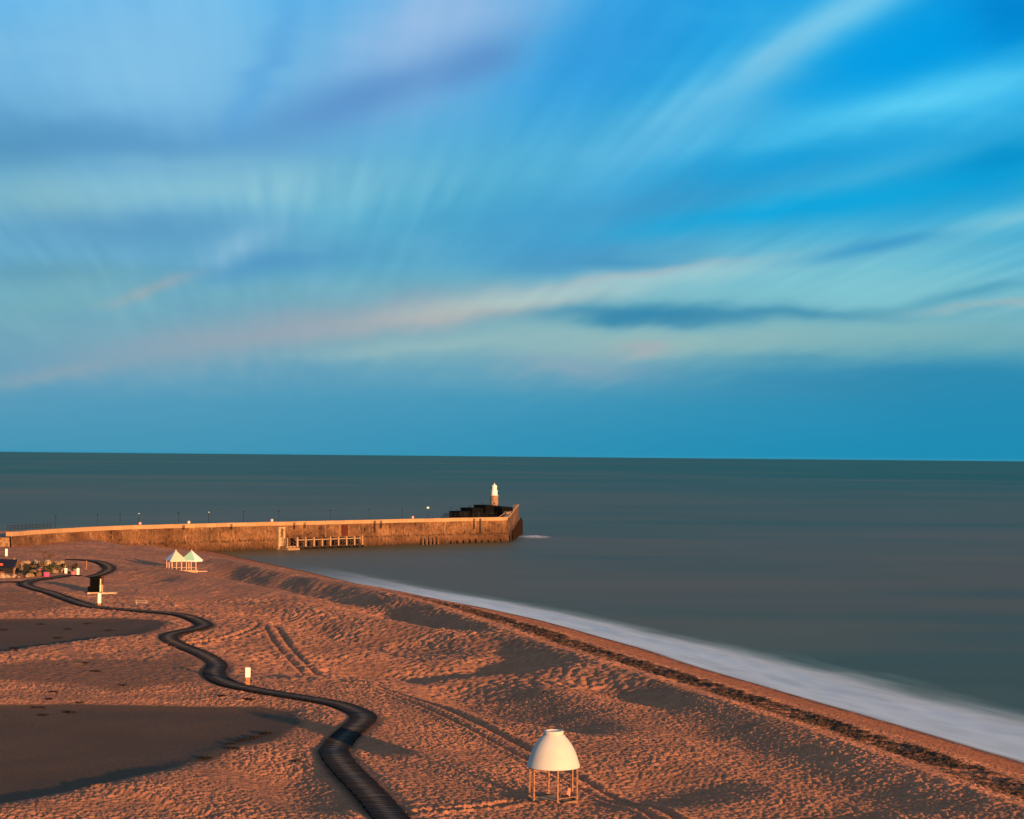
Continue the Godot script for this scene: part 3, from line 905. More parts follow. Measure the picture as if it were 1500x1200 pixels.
	for e in [[549.5, 3.6], [559.0, 2.4], [695.0, 3.4], [704.0, 6.4], [340.0, 1.6], [270.0, 1.2], [432.0, 2.0], [447.0, 1.8]]:
		var qq := arm_at(e[0])
		var lm := MB.new()
		var bb := Basis(qq[1], Vector3.UP, qq[2])
		var foot: Vector3 = (qq[0] as Vector3) + (qq[2] as Vector3) * (0.30 + 0.03 * e[1])
		for sx in [-0.22, 0.22]:
			lm.box(foot + (qq[1] as Vector3) * sx + Vector3.UP * (7.7 - e[1] / 2.0), Vector3(0.12, e[1], 0.14), bb)
		for r in int(e[1] / 0.4):
			lm.box(foot + Vector3.UP * (7.5 - r * 0.4), Vector3(0.5, 0.07, 0.08), bb)
		part("ladder", lm, iron, arm)
	# weedy fender piles against the end wall
	for k in 15:
		var f := MB.new()
		var p := n0.lerp(n1, 0.16 + k * 0.058)
		var tp := lerpf(3.0, 5.2, k / 14.0) + rng.randf_range(-1.1, 0.9)
		var x := p.x + 1.35
		f.tube(Vector3(x + 0.15, -1.2, p.y), Vector3(x, tp, p.y), 0.42, 0.36, 7)
		f.tube(Vector3(x - 0.4, tp * 0.55, p.y - 1.7), Vector3(x - 0.3, tp * 0.6, p.y + 1.7), 0.2, 0.2, 5)
		part("fender_pile", f, weedy, arm)
	for k in 9:
		var f := MB.new()
		var p := Vector2(-18.5 + k * 2.0, 0)
		var qk := arm_point((p.x + 21.0) / 21.0)
		f.tube(Vector3(qk.x + 0.9, -1.2, qk.y + 0.95), Vector3(qk.x + 0.75, 0.9 + rng.randf_range(-0.3, 0.5), qk.y + 0.8), 0.3, 0.24, 6)
		part("fender_pile", f, weedy, arm)
	# lower sea wall joining the arm on the shore side
	var sw := MB.new()
	sw.box(Vector3(-134.0, 3.6, -473.0), Vector3(22.0, 6.2, 1.6), Basis(Vector3.UP, -0.1), 0.08)
	tag(part("sea_wall", sw, mottled(mat(Color(0.36, 0.21, 0.11), 0.92), blotch, 0.15)), "low stone sea wall joining the shore end of the harbour arm", "wall")
var weedy: StandardMaterial3D
var blotch: ImageTexture
func arm_point(t: float) -> Vector2:
	# the last straight of the arm, t from 0 to 1
	return Vector2(-22.0, -601.2).lerp(Vector2(-1.6, -618.9), t)
func arm_at(u: float) -> Array:
	# [foot of the wall at sea level, direction along it, direction out of it] at a given bearing of the arm
	var az := (u - 750.0) / 2800.0
	for k in ARM.size() - 1:
		var a: Vector2 = ARM[k]
		var e: Vector2 = ARM[k + 1]
		var fa := a.x + a.y * az
		var fe := e.x + e.y * az
		if fa <= 0.0 and fe > 0.0 or k == ARM.size() - 2:
			var p := a.lerp(e, clampf(fa / (fa - fe), 0.0, 1.0))
			var d := (e - a).normalized()
			return [Vector3(p.x, 0, p.y), Vector3(d.x, 0, d.y), Vector3(-d.y, 0, d.x)]
	return []
func make_arm_things() -> void:
	# timber landing stage: nine piles with walings and braces
	var qa := arm_at(424.8)
	var qb := arm_at(519.7)
	var pa: Vector3 = (qa[0] as Vector3) + (qa[2] as Vector3) * 4.2
	var pb: Vector3 = (qb[0] as Vector3) + (qb[2] as Vector3) * 4.2
	var dir := (pb - pa).normalized()
	var out := Vector3(-dir.z, 0, dir.x)
	var js := thing("landing_stage", "timber landing stage of nine pale piles against the stone harbour arm", "jetty", pa)
	var pale := mottled(mat(Color(0.46, 0.29, 0.18), 0.85), blotch, 0.4)
	var dark := mat(Color(0.035, 0.026, 0.022), 0.85)
	var l := pa.distance_to(pb)
	for k in 9:
		var p := dir * (l * k / 8.0)
		var b := MB.new()
		b.tube(p + Vector3(0, -1.5, 0), p + Vector3(0, 3.5 if k != 3 else 2.9, 0), 0.27 if k else 0.42, 0.22 if k else 0.3, 8)
		part("pile", b, pale, js)
		var c := MB.new()
		c.tube(p - out * 2.2 + Vector3(0.25, -1.5, 0), p - out * 2.2 + Vector3(0.25, 3.1, 0), 0.3, 0.3, 7)
		part("rear_pile", c, dark, js)
		var f := MB.new()
		f.tube(p + Vector3(0, -1.2, 0) + out * 0.1, p + Vector3(0, 0.75, 0) + out * 0.1, 0.36, 0.33, 7)
		part("weed_collar", f, weedy, js)
		if k < 8:
			var e := MB.new()
			var a0 := p + Vector3(0, 0.3, 0) - out * 1.2
			var a1 := p + dir * (l / 8.0) + Vector3(0, 2.6, 0) - out * 1.6
			if k in [0, 5, 6, 7]:
				e.tube(a0, a1, 0.16, 0.16, 5)
				e.tube(p + Vector3(0, 2.4, 0) - out * 1.4, p + dir * (l / 8.0) + Vector3(0, 0.3, 0) - out * 1.4, 0.18, 0.18, 5)
				part("brace", e, dark, js)
	for e in [[2.75, 0.24, pale, -0.36], [0.7, 0.34, dark, -0.4], [2.2, 0.3, dark, -2.5]]:
		var b := MB.new()
		b.box(dir * l / 2.0 + Vector3.UP * e[0] + out * e[3], Vector3(l + 1.0, e[1], 0.22), Basis(dir, Vector3.UP, out))
		part("waling", b, e[2], js)
	var tp := MB.new()
	tp.tube(dir * -3.6 + Vector3(0, -1.2, 0), dir * -3.6 + Vector3(0, 3.4, 0), 0.2, 0.16, 7)
	part("mooring_post", tp, pale, js)
	# five old piles further out
	for k in 5:
		var q := arm_at(615.0 + k * 5.6)
		var p: Vector3 = (q[0] as Vector3) + (q[2] as Vector3) * 2.2
		var b := MB.new()
		b.tube(Vector3(0, -1.5, 0), Vector3(0, 2.0 if k in [1, 3] else 2.6, 0), 0.24, 0.2, 7)
		var o := part("timber_pile", b, mottled(mat(Color(0.22, 0.12, 0.07), 0.9), blotch, 0.4))
		o.position = p
		tag(o, "bare timber pile standing alone before the harbour arm, away from the landing stage", "pile", "bare piles before the harbour arm")
	# lamp posts along the walk
	var grey := mat(Color(0.025, 0.023, 0.022), 0.8, 0.1)
	var glass := mat(Color(0.75, 0.72, 0.66), 0.3, 0.5)
	var names := ["over the shore end of the wall", "above the first bend of the wall", "above the weedy wall past the bend", "left of the red lifebuoy box", "behind the twin roofed shelter", "above the bare stretch left of the buttress", "nearest the buttress", "above the start of the landing stage", "above the middle of the landing stage", "just past the landing stage", "left of the second lifebuoy box", "with the large white head", "nearest the black sheds"]
	var us := [98.0, 157.0, 190.0, 215.0, 273.0, 317.0, 368.0, 419.0, 495.0, 552.0, 600.0, 637.0, 671.0]
	for k in us.size():
		var q := arm_at(us[k])
		var p: Vector3 = (q[0] as Vector3) - (q[2] as Vector3) * 3.0
		var o := thing("lamp_post", "thin lamp post on the harbour arm, " + names[k], "lamp post", Vector3(p.x, 6.7, p.z), 0.0, "lamp posts on the harbour arm")
		var b := MB.new()
		b.tube(Vector3.ZERO, Vector3(0, 4.2, 0), 0.07, 0.045, 6)
		part("post", b, grey, o)
		var h := MB.new()
		if us[k] == 637.0:
			h.lathe(Vector3(0, 4.1, 0), [Vector2(0, 0), Vector2(0.45, 0.25), Vector2(0.5, 0.5), Vector2(0.3, 0.75), Vector2(0, 0.85)], 10)
		else:
			h.lathe(Vector3(0, 4.15, 0), [Vector2(0, 0), Vector2(0.24, 0.12), Vector2(0.26, 0.22), Vector2(0, 0.32)], 8)
		part("lamp_head", h, glass if us[k] in [215.0, 317.0, 637.0] else grey, o)
	# lifebuoy boxes on the parapet
	var lab := ["red lifebuoy box on the parapet near the shore", "white lifebuoy box on the parapet above the shelter", "pale pink lifebuoy box above the buttress", "pink lifebuoy box on the parapet towards the lighthouse"]
	var cols := [Color(0.75, 0.16, 0.14), Color(0.6, 0.45, 0.35), Color(0.8, 0.42, 0.35), Color(0.8, 0.25, 0.25)]
	for k in 4:
		var q := arm_at([209.0, 280.5, 402.0, 608.0][k])
		var p: Vector3 = (q[0] as Vector3) - (q[2] as Vector3) * 0.6
		var o := thing("lifebuoy_box", lab[k], "lifebuoy box", Vector3(p.x, 8.0, p.z), 0.78, "lifebuoy boxes on the harbour arm")
		var b := MB.new()
		b.box(Vector3(0, 0.42, 0), Vector3(0.75, 0.75, 0.3), Basis(), 0.05)
		part("box", b, mat(cols[k], 0.6), o)
		var s := MB.new()
		s.box(Vector3(0, 0.05, -0.05), Vector3(0.12, 0.12, 0.12))
		part("foot", s, grey, o)
		var r := MB.new()
		for j in 10:
			var w0 := TAU * j / 10
			var w1 := TAU * (j + 1) / 10
			r.tube(Vector3(cos(w0) * 0.22, 0.42 + sin(w0) * 0.22, 0.19), Vector3(cos(w1) * 0.22, 0.42 + sin(w1) * 0.22, 0.19), 0.06, 0.06, 5, false)
		part("lifebuoy", r, mat(Color(0.8, 0.6, 0.5), 0.6), o)
	# railing by the shore end
	var rl := thing("railing", "dark iron railing above the shore end of the harbour arm", "railing", Vector3(-124, 6.7, -482))
	var rb := MB.new()
	var ra := arm_at(40.0)
	var rc := arm_at(100.0)
	var r0: Vector3 = (ra[0] as Vector3) - (ra[2] as Vector3) * 5.0 - Vector3(-124, -1.2, -482) - Vector3(0, 1.2, 0)
	var r1: Vector3 = (rc[0] as Vector3) - (rc[2] as Vector3) * 5.0 - Vector3(-124, -1.2, -482) - Vector3(0, 1.2, 0)
	for k in 13:
		var p := r0.lerp(r1, k / 12.0)
		var pb2 := MB.new()
		pb2.tube(p, p + Vector3(0, 2.5, 0), 0.06, 0.05, 5)
		part("post", pb2, grey, rl)
	for y in [1.6, 2.0, 2.45]:
		rb.tube(r0 + Vector3(0, y, 0), r1 + Vector3(0, y, 0), 0.05, 0.05, 5)
	part("rails", rb, grey, rl)
	make_lighthouse()
	# black sheds on the head
	var black := mat(Color(0.006, 0.006, 0.0065), 1.0, 0.05)
	var sheds := [[-17.2, -636.0, 4.6, 2.2, 5.0, "low black shed, the one nearest the shore on the pier head"], [-13.2, -645.0, 5.0, 3.1, 6.0, "black shed with a stepped roof between the low shed and the lighthouse"], [-8.8, -652.0, 5.2, 3.9, 6.0, "black timber shed in front of the lighthouse"], [-3.6, -652.0, 5.0, 3.4, 7.0, "black timber shed right of the lighthouse on the pier head"]]
	for e in sheds:
		var o := thing("pier_shed", e[5], "shed", Vector3(e[0], 6.9, e[1]), 0.75, "black sheds on the pier head")
		var b := MB.new()
		b.box(Vector3(0, e[3] / 2.0, 0), Vector3(e[2], e[3], e[4]))
		part("wall", b, black, o)
		var r := MB.new()
		r.box(Vector3(0, e[3] + 0.06, 0), Vector3(e[2] + 0.4, 0.12, e[4] + 0.4), Basis(Vector3.RIGHT, 0.03))
		part("roof", r, mat(Color(0.012, 0.012, 0.014), 1.0, 0.05), o)
		var d := MB.new()
		d.box(Vector3(0.4, 1.0, e[4] / 2.0 + 0.03), Vector3(1.0, 1.95, 0.06))
		part("door", d, mat(Color(0.010, 0.011, 0.014), 0.9, 0.1), o)
		var vt := MB.new()
		vt.tube(Vector3(-e[2] * 0.3, e[3], 0.4), Vector3(-e[2] * 0.3, e[3] + 0.9, 0.4), 0.12, 0.1, 6)
		part("vent_pipe", vt, black, o)
	var gw := thing("gangway", "pinkish gangway plank leaning across the dark pier head", "gangway", Vector3(-3.5, 6.9, -630.0))
	var gb2 := MB.new()
	gb2.box(Vector3(0, 1.1, 0), Vector3(3.4, 0.14, 0.9), Basis(Vector3(0, 0, 1), 0.55), 0.02)
	part("plank", gb2, mat(Color(0.55, 0.22, 0.18), 0.8), gw)
	var gs := MB.new()
	gs.tube(Vector3(1.2, 0, 0), Vector3(1.2, 1.8, 0), 0.08, 0.08, 6)
	part("prop", gs, grey, gw)
	var cb := thing("cable_drum", "orange lit wooden drum lying on the pier head", "drum", Vector3(-1.4, 6.9, -640.0), 0.6)
	var c1 := MB.new()
	c1.tube(Vector3(-0.6, 1.2, 0), Vector3(0.6, 1.2, 0), 0.8, 0.8, 14)
	part("barrel", c1, mat(Color(0.45, 0.24, 0.12), 0.85), cb)
	for s in [-0.65, 0.65]:
		var c2 := MB.new()
		c2.tube(Vector3(s - 0.07, 1.2, 0), Vector3(s + 0.07, 1.2, 0), 1.2, 1.2, 16)
		part("flange", c2, mat(Color(0.55, 0.32, 0.17), 0.85), cb)
	# railings round the head
	var hr := thing("railing", "dark railing round the edge of the pier head", "railing", Vector3(-20, 6.9, -625))
	for k in 9:
		var b := MB.new()
		b.tube(Vector3(k * 1.9, 0, -k * 0.2), Vector3(k * 1.9, 2.0, -k * 0.2), 0.05, 0.05, 5)
		part("post", b, grey, hr)
	var hb := MB.new()
	for y in [1.2, 1.95]:
		hb.tube(Vector3(0, y, 0), Vector3(15.2, y, -1.6), 0.05, 0.05, 5)
	part("rails", hb, grey, hr)
func make_lighthouse() -> void:
	var o := thing("lighthouse", "small stone lighthouse with a white lantern at the end of the harbour arm", "lighthouse", Vector3(-5.9, 6.9, -668.0))
	var stone := mottled(mat(Color(0.36, 0.215, 0.135), 0.9), blotch, 0.3)
	var white := mat(Color(0.80, 0.76, 0.68), 0.6)
	var b := MB.new()
	b.lathe(Vector3.ZERO, [Vector2(1.75, 0), Vector2(1.7, 1.2), Vector2(1.45, 1.35), Vector2(1.32, 6.6)], 28)
	part("tower", b, stone, o)
	var c := MB.new()
	c.lathe(Vector3(0, 6.6, 0), [Vector2(1.32, 0), Vector2(1.62, 0.2), Vector2(1.62, 0.45), Vector2(1.0, 0.5)], 28)
	part("gallery", c, mottled(mat(Color(0.56, 0.38, 0.25), 0.9), blotch, 0.3), o)
	var d := MB.new()
	d.lathe(Vector3(0, 7.05, 0), [Vector2(1.12, 0), Vector2(1.08, 1.5), Vector2(1.2, 1.6), Vector2(1.2, 1.75), Vector2(0.85, 1.8)], 24)
	part("lantern_base", d, white, o)
	var g := MB.new()
	g.lathe(Vector3(0, 8.85, 0), [Vector2(0.78, 0), Vector2(0.78, 1.2), Vector2(0.95, 1.25)], 12)
	part("lantern", g, mat(Color(0.72, 0.68, 0.6), 0.3, 0.5), o)
	for k in 8:
		var m := MB.new()
		var w := TAU * k / 8
		m.tube(Vector3(cos(w) * 0.82, 8.8, sin(w) * 0.82), Vector3(cos(w) * 0.82, 10.1, sin(w) * 0.82), 0.05, 0.05, 5)
		part("glazing_bar", m, white, o)
	var r := MB.new()
	r.lathe(Vector3(0, 10.08, 0), [Vector2(1.0, 0), Vector2(0.85, 0.3), Vector2(0.5, 0.65), Vector2(0.15, 0.85), Vector2(0.12, 1.1), Vector2(0.0, 1.35)], 20)
	part("lantern_roof", r, white, o)
	var v := MB.new()
	v.tube(Vector3(0, 11.3, 0), Vector3(0, 12.3, 0), 0.04, 0.03, 5)
	part("finial", v, mat(Color(0.08, 0.08, 0.08), 0.6), o)
	for e in [[4.3, 0.45, 0.75, "window"], [1.6, 0.8, 1.9, "door"]]:
		var w := MB.new()
		var rr := 1.38 if e[0] > 3.0 else 1.5
		var ang := 0.05 if e[0] > 3.0 else 0.5
		w.box(Vector3(sin(ang) * rr, e[0] + (0.6 if e[3] == "door" else 0.0), cos(ang) * rr), Vector3(e[1], e[2], 0.2), Basis(Vector3.UP, ang), 0.03)
		part(e[3], w, mat(Color(0.05, 0.035, 0.03), 0.6), o)

# ------------------------------------------------------------------ things on the beach
func on_beach(x: float, z: float) -> Vector3:
	return Vector3(x, height(x, z), z)
func make_dome() -> void:
	var at := on_beach(3.2, -137.3)
	var o := thing("domed_pavilion", "white domed pavilion on six thin timber posts standing on the shingle", "pavilion", at)
	var wood := mottled(mat(Color(0.36, 0.18, 0.105), 0.8), blotch, 0.7)
	var r := 1.80
	var feet := []
	for k in 6:
		var w := deg_to_rad(9.0 + 60.0 * k)
		feet.append(Vector3(sin(w) * r, 0, cos(w) * r))
	# floor of boards inside a ring of kerbs
	var deck := mat(Color(0.30, 0.21, 0.14), 0.9)
	for k in 15:
		var z := -1.62 + k * 0.232
		var half := sqrt(maxf(0.05, 1.78 * 1.78 - z * z))
		var b := MB.new()
		b.box(Vector3(0, 0.11, z), Vector3(half * 1.9, 0.06, 0.215), Basis(), 0.008)
		part("floor_board", b, deck, o)
	for k in 6:
		var a: Vector3 = feet[k]
		var e: Vector3 = feet[(k + 1) % 6]
		var d := (e - a).normalized()
		var bs := Basis(d, Vector3.UP, d.cross(Vector3.UP))
		var b := MB.new()
		b.box((a + e) / 2.0 + Vector3.UP * 0.06, Vector3(a.distance_to(e) - 0.14, 0.26, 0.12), bs, 0.015)
		part("kerb", b, wood, o)
		var p := MB.new()
		p.box(a + Vector3.UP * 1.18, Vector3(0.12, 2.62, 0.12), Basis(Vector3.UP, deg_to_rad(9.0 + 60.0 * k)), 0.015)
		part("post", p, wood, o)
		var tb := MB.new()
		tb.box((a + e) / 2.0 + Vector3.UP * 2.46, Vector3(a.distance_to(e) - 0.14, 0.12, 0.08), bs, 0.01)
		part("ring_beam", tb, wood, o)
	# benches between posts
	for k in [0, 1, 4]:
		var a: Vector3 = feet[k]
		var e: Vector3 = feet[(k + 1) % 6]
		var d := (e - a).normalized()
		var q := MB.new()
		var ins := -((a + e) / 2.0).normalized() * 0.13
		q.box((a + e) / 2.0 + ins + Vector3.UP * 0.455, Vector3(a.distance_to(e) - 0.02, 0.06, 0.36), Basis(d, Vector3.UP, d.cross(Vector3.UP)), 0.012)
		part("bench_seat", q, wood, o)
	# the dome: a shell, thick at the rim, open under, with a short collar on top
	var shell := mat(Color(0.56, 0.52, 0.47), 0.75, 0.35)
	shell.albedo_texture = noise_tex(0.012, [[0.0, Color(0.95, 0.94, 0.92)], [0.45, Color(0.98, 0.98, 0.97)], [1.0, Color(1, 1, 1)]], 9, 256)
	shell.uv1_triplanar = true; shell.uv1_scale = Vector3.ONE * 0.3
	var rim := 2.52
	var curve := [[0.0, 1.0], [0.1, 0.967], [0.2, 0.932], [0.33, 0.885], [0.455, 0.83], [0.6, 0.745], [0.71, 0.668], [0.85, 0.545], [1.0, 0.395]]
	var prof := [Vector2(1.84, rim - 0.06), Vector2(1.895, rim - 0.06), Vector2(1.905, rim - 0.02)]
	for e in curve:
		prof.append(Vector2(e[1] * 1.90, rim + e[0] * 2.22))
	var b := MB.new()
	b.smooth_lathe(Vector3.ZERO, prof, 48)
	part("dome_roof", b, shell, o)
	var inn := MB.new()
	var ip := [Vector2(1.84, rim - 0.06)]
	for e in curve:
		ip.append(Vector2(e[1] * 1.90 - 0.06, rim + e[0] * 2.20))
	inn.smooth_lathe(Vector3.ZERO, ip, 32)
	for k in inn.n.size():
		inn.n[k] = -inn.n[k]
	part("dome_lining", inn, mat(Color(0.62, 0.56, 0.48), 0.85), o)
	var c := MB.new()
	c.lathe(Vector3(0, 4.70, 0), [Vector2(0.66, 0.0), Vector2(0.70, 0.03), Vector2(0.715, 0.30), Vector2(0.69, 0.33), Vector2(0.54, 0.33), Vector2(0.50, 0.26), Vector2(0.0, 0.26)], 40)
	part("dome_collar", c, shell, o)
	make_person(at + (feet[0] as Vector3).lerp(feet[1], 0.60) - ((feet[0] as Vector3) + (feet[1] as Vector3)).normalized() * 0.12 + Vector3.UP * 0.485, 2.9)

func make_shelter() -> void:
	var at := on_beach(-69.5, -406.3)
	var o := thing("twin_shelter", "open shelter with two pyramid roofs, one cream and one green patterned", "shelter", at, 0.16)
	var wood := mat(Color(0.62, 0.36, 0.27), 0.8)
	var cream := mat(Color(0.60, 0.48, 0.35), 0.8)
	var pale := mat(Color(0.80, 0.76, 0.68), 0.75)
	var green := mat(Color(0.34, 0.60, 0.42), 0.75)
	var b := MB.new()
	b.box(Vector3(0.3, 0.22, 0), Vector3(5.6, 0.55, 3.9), Basis(), 0.03)
	part("platform", b, mottled(mat(Color(0.60, 0.36, 0.2), 0.9), blotch, 0.4), o)
	var rp := MB.new()
	rp.box(Vector3(4.0, 0.16, 0.3), Vector3(2.2, 0.14, 1.6), Basis(), 0.02)
	part("ramp", rp, wood, o)
	for e in [[-2.3, 1.5], [-1.35, 1.5], [-0.3, 1.5], [0.7, 1.5], [1.7, 1.5], [2.7, 1.5], [-2.3, -1.5], [-0.3, -1.5], [1.2, -1.5], [2.7, -1.5], [-3.4, 0.3], [-2.9, 0.9]]:
		var p := MB.new()
		p.box(Vector3(e[0], 1.25, e[1]), Vector3(0.16, 2.4, 0.16), Basis(), 0.015)
		part("post", p, wood, o)
	var sd := MB.new()
	sd.box(Vector3(-2.35, 0.75, 0.2), Vector3(0.08, 0.6, 3.0))
	part("side_board", sd, mat(Color(0.05, 0.03, 0.025), 0.9), o)
	var bn := MB.new()
	bn.box(Vector3(0.2, 0.85, -1.2), Vector3(4.6, 0.08, 0.5), Basis(), 0.01)
	part("bench", bn, wood, o)
	# two pyramids on square eaves; each face is a panel of its own
	for s in 2:
		var cx := -1.55 if s == 0 else 1.75
		var h := 2.05
		var hw := 1.75 if s == 0 else 1.72
		var turn := -0.35 if s == 0 else 0.5
		var apex := Vector3(cx, 2.5 + h, 0)
		var cor := []
		for k in 4:
			var w := turn + PI / 4 + PI / 2 * k
			cor.append(Vector3(cx, 2.52, 0) + Vector3(cos(w), 0, sin(w)) * hw * 1.4142)
		var rf := Node3D.new()
		rf.name = "roof"
		o.add_child(rf, true)
		for k in 4:
			var f := MB.new()
			var a: Vector3 = cor[k]
			var e: Vector3 = cor[(k + 1) % 4]
			f.tri(a, e, apex, Vector3(cx, 2.6, 0))
			var th := Vector3(0, 0.07, 0)
			f.tri(a - th, e - th, apex - th, Vector3(cx, 4.6, 0) + (a + e - Vector3(cx, 0, 0) * 2.0))
			f.quad(a, e, e - th, a - th, Vector3(cx, 2.5, 0))
			part("roof_panel", f, (cream if k != 1 else pale) if s == 0 else (green if k == 0 or k == 1 else pale), rf)
			var fa := MB.new()
			var d := (e - a).normalized()
			fa.box((a + e) / 2.0 - Vector3.UP * 0.16, Vector3(a.distance_to(e) - 0.02, 0.26, 0.08), Basis(d, Vector3.UP, d.cross(Vector3.UP)), 0.01)
			part("fascia", fa, pale if s == 1 else cream, rf)
		# painted leaf shapes standing slightly proud of the green roof
		if s == 1:
			for k in 5:
				var f := MB.new()
				var a: Vector3 = cor[0]
				var e: Vector3 = cor[1]
				var mid := a.lerp(e, 0.5)
				var nn := (e - a).cross(apex - a).normalized()
				if nn.y < 0.0: nn = -nn
				var t := 0.18 + 0.15 * k
				var p := mid.lerp(apex, t) + (e - a).normalized() * (0.42 * (1.0 - t)) * (1 if k % 2 else -1) + nn * 0.015
				f.box(p, Vector3(0.42, 0.02, 0.3), Basis((e - a).normalized(), nn, (e - a).normalized().cross(nn)))
				part("painted_leaf", f, green, rf)
		var kn := MB.new()
		kn.lathe(apex - Vector3(0, 0.06, 0), [Vector2(0.11, 0), Vector2(0.1, 0.12), Vector2(0, 0.2)], 8)
		part("cap", kn, pale, rf)
	var ex := MB.new()
	ex.box(Vector3(3.0, 2.42, 1.45), Vector3(1.7, 0.30, 0.5), Basis(), 0.02)
	part("awning", ex, pale, o)
func make_kiosk() -> void:
	var at := on_beach(-72.2, -334.6)
	var o := thing("kiosk", "small black boarded hut with a cream corner panel on a pale slab", "hut", at, 0.12)
	var tar := [mat(Color(0.003, 0.003, 0.0035), 1.0, 0.05), mat(Color(0.005, 0.005, 0.0055), 1.0, 0.05)]
	var sl := MB.new()
	sl.box(Vector3(0.95, 0.06, 0.35), Vector3(5.0, 0.3, 2.4), Basis(), 0.03)
	part("slab", sl, mottled(mat(Color(0.62, 0.42, 0.28), 0.9), blotch, 0.4), o)
	var w := MB.new()
	w.box(Vector3(-0.1, 1.4, 0), Vector3(2.1, 2.5, 1.8))
	part("wall", w, tar[0], o)
	for k in 9:
		var b := MB.new()
		b.box(Vector3(-1.03 + k * 0.19, 1.4 + 0.02 * (k % 3), 0.92), Vector3(0.175, 2.46, 0.05), Basis(), 0.008)
		part("board", b, tar[k % 2], o)
	var r := MB.new()
	r.box(Vector3(-0.1, 2.7, 0), Vector3(2.3, 0.12, 2.0), Basis(Vector3.RIGHT, 0.04), 0.02)
	part("roof", r, mat(Color(0.008, 0.009, 0.010), 1.0, 0.05), o)
	var d := MB.new()
	d.box(Vector3(0.8, 0.9, 0.94), Vector3(0.55, 1.25, 0.07), Basis(), 0.01)
	d.box(Vector3(0.66, 2.05, 0.94), Vector3(0.2, 1.0, 0.06), Basis(), 0.01)
	part("cream_panel", d, mat(Color(0.72, 0.52, 0.32), 0.8), o)
	var ln := MB.new()
	ln.box(Vector3(-1.35, 0.65, 0.35), Vector3(0.42, 1.0, 1.0), Basis(), 0.02)
	part("side_locker", ln, tar[1], o)
	var p := MB.new()
	p.tube(Vector3(0.92, 0.2, 0.98), Vector3(0.92, 3.0, 0.98), 0.09, 0.08, 7)
	part("corner_post", p, mat(Color(0.16, 0.05, 0.03), 0.85), o)
func make_totems() -> void:
	var white := mat(Color(0.80, 0.78, 0.70), 0.6, 0.4)
	var brown := mottled(mat(Color(0.42, 0.19, 0.08), 0.85), blotch, 0.8)
	var lead := mat(Color(0.10, 0.09, 0.08), 0.7)
	var spots := [[-27.4, -200.7, 1.86, "white information board on brown legs beside the second bend of the boardwalk"], [-65.4, -304.9, 1.85, "tall white information board standing below the black hut"], [-87.2, -386.0, 1.5, "white information board at the right edge of the rock garden"], [-87.9, -378.5, 1.15, "short white information board in front of the rock garden"], [-115.0, -436.5, 1.8, "white information board behind the rock garden, beside the sea wall"]]
	for e in spots:
		var o := thing("information_board", e[3], "sign", on_beach(e[0], e[1]), 0.15, "information boards on the beach")
		var h: float = e[2]
		var split := h * (0.45 if h > 1.855 else 0.14)
		var b := MB.new()
		b.box(Vector3(0, (h + split) / 2.0, 0), Vector3(0.52, h - split, 0.16), Basis(), 0.015)
		part("panel", b, white, o)
		var c := MB.new()
		c.box(Vector3(0, split / 2.0 - 0.15, -0.01), Vector3(0.44, split + 0.28, 0.12), Basis(), 0.012)
		part("foot", c, brown, o)
		var s := MB.new()
		s.box(Vector3(-0.05, (h + split) / 2.0, 0.0825), Vector3(0.34, (h - split) * 0.8, 0.006))
		part("notice", s, mat(Color(0.78, 0.76, 0.62), 0.6), o)
		var t := MB.new()
		t.box(Vector3(0, h + 0.012, 0), Vector3(0.56, 0.024, 0.2))
		part("cap", t, lead if e[2] > 1.84 else white, o)
	var o2 := thing("marker_post", "thin pale timber post beside the boardwalk loop", "post", on_beach(-88.8, -400.8))
	var pb := MB.new()
	pb.box(Vector3(0, 0.85, 0), Vector3(0.16, 1.9, 0.16), Basis(), 0.02)
	part("shaft", pb, brown, o2)
	var pc := MB.new()
	pc.lathe(Vector3(0, 1.8, 0), [Vector2(0.11, 0), Vector2(0.1, 0.1), Vector2(0, 0.16)], 8)
	part("cap", pc, brown, o2)
	# a picnic table of thin pale timber
	var t := thing("picnic_table", "weathered pale picnic table on the shingle right of the black hut", "picnic table", on_beach(-59.6, -309.5), 0.1)
	var grey := mat(Color(0.42, 0.29, 0.21), 0.9)
	for k in 4:
		var b := MB.new()
		b.box(Vector3(0, 0.74, -0.3 + k * 0.2), Vector3(2.0, 0.05, 0.18), Basis(), 0.008)
		part("table_board", b, grey, t)
	for s in [-0.75, 0.75]:
		var b := MB.new()
		b.box(Vector3(0, 0.44, s), Vector3(2.0, 0.05, 0.24), Basis(), 0.008)
		part("bench_board", b, grey, t)
		var l := MB.new()
		l.tube(Vector3(s, -0.1, -0.75), Vector3(s, 0.72, -0.2), 0.05, 0.05, 5)
		l.tube(Vector3(s, -0.1, 0.75), Vector3(s, 0.72, 0.2), 0.05, 0.05, 5)
		l.box(Vector3(s, 0.4, 0), Vector3(0.07, 0.08, 1.7))
		part("trestle", l, grey, t)

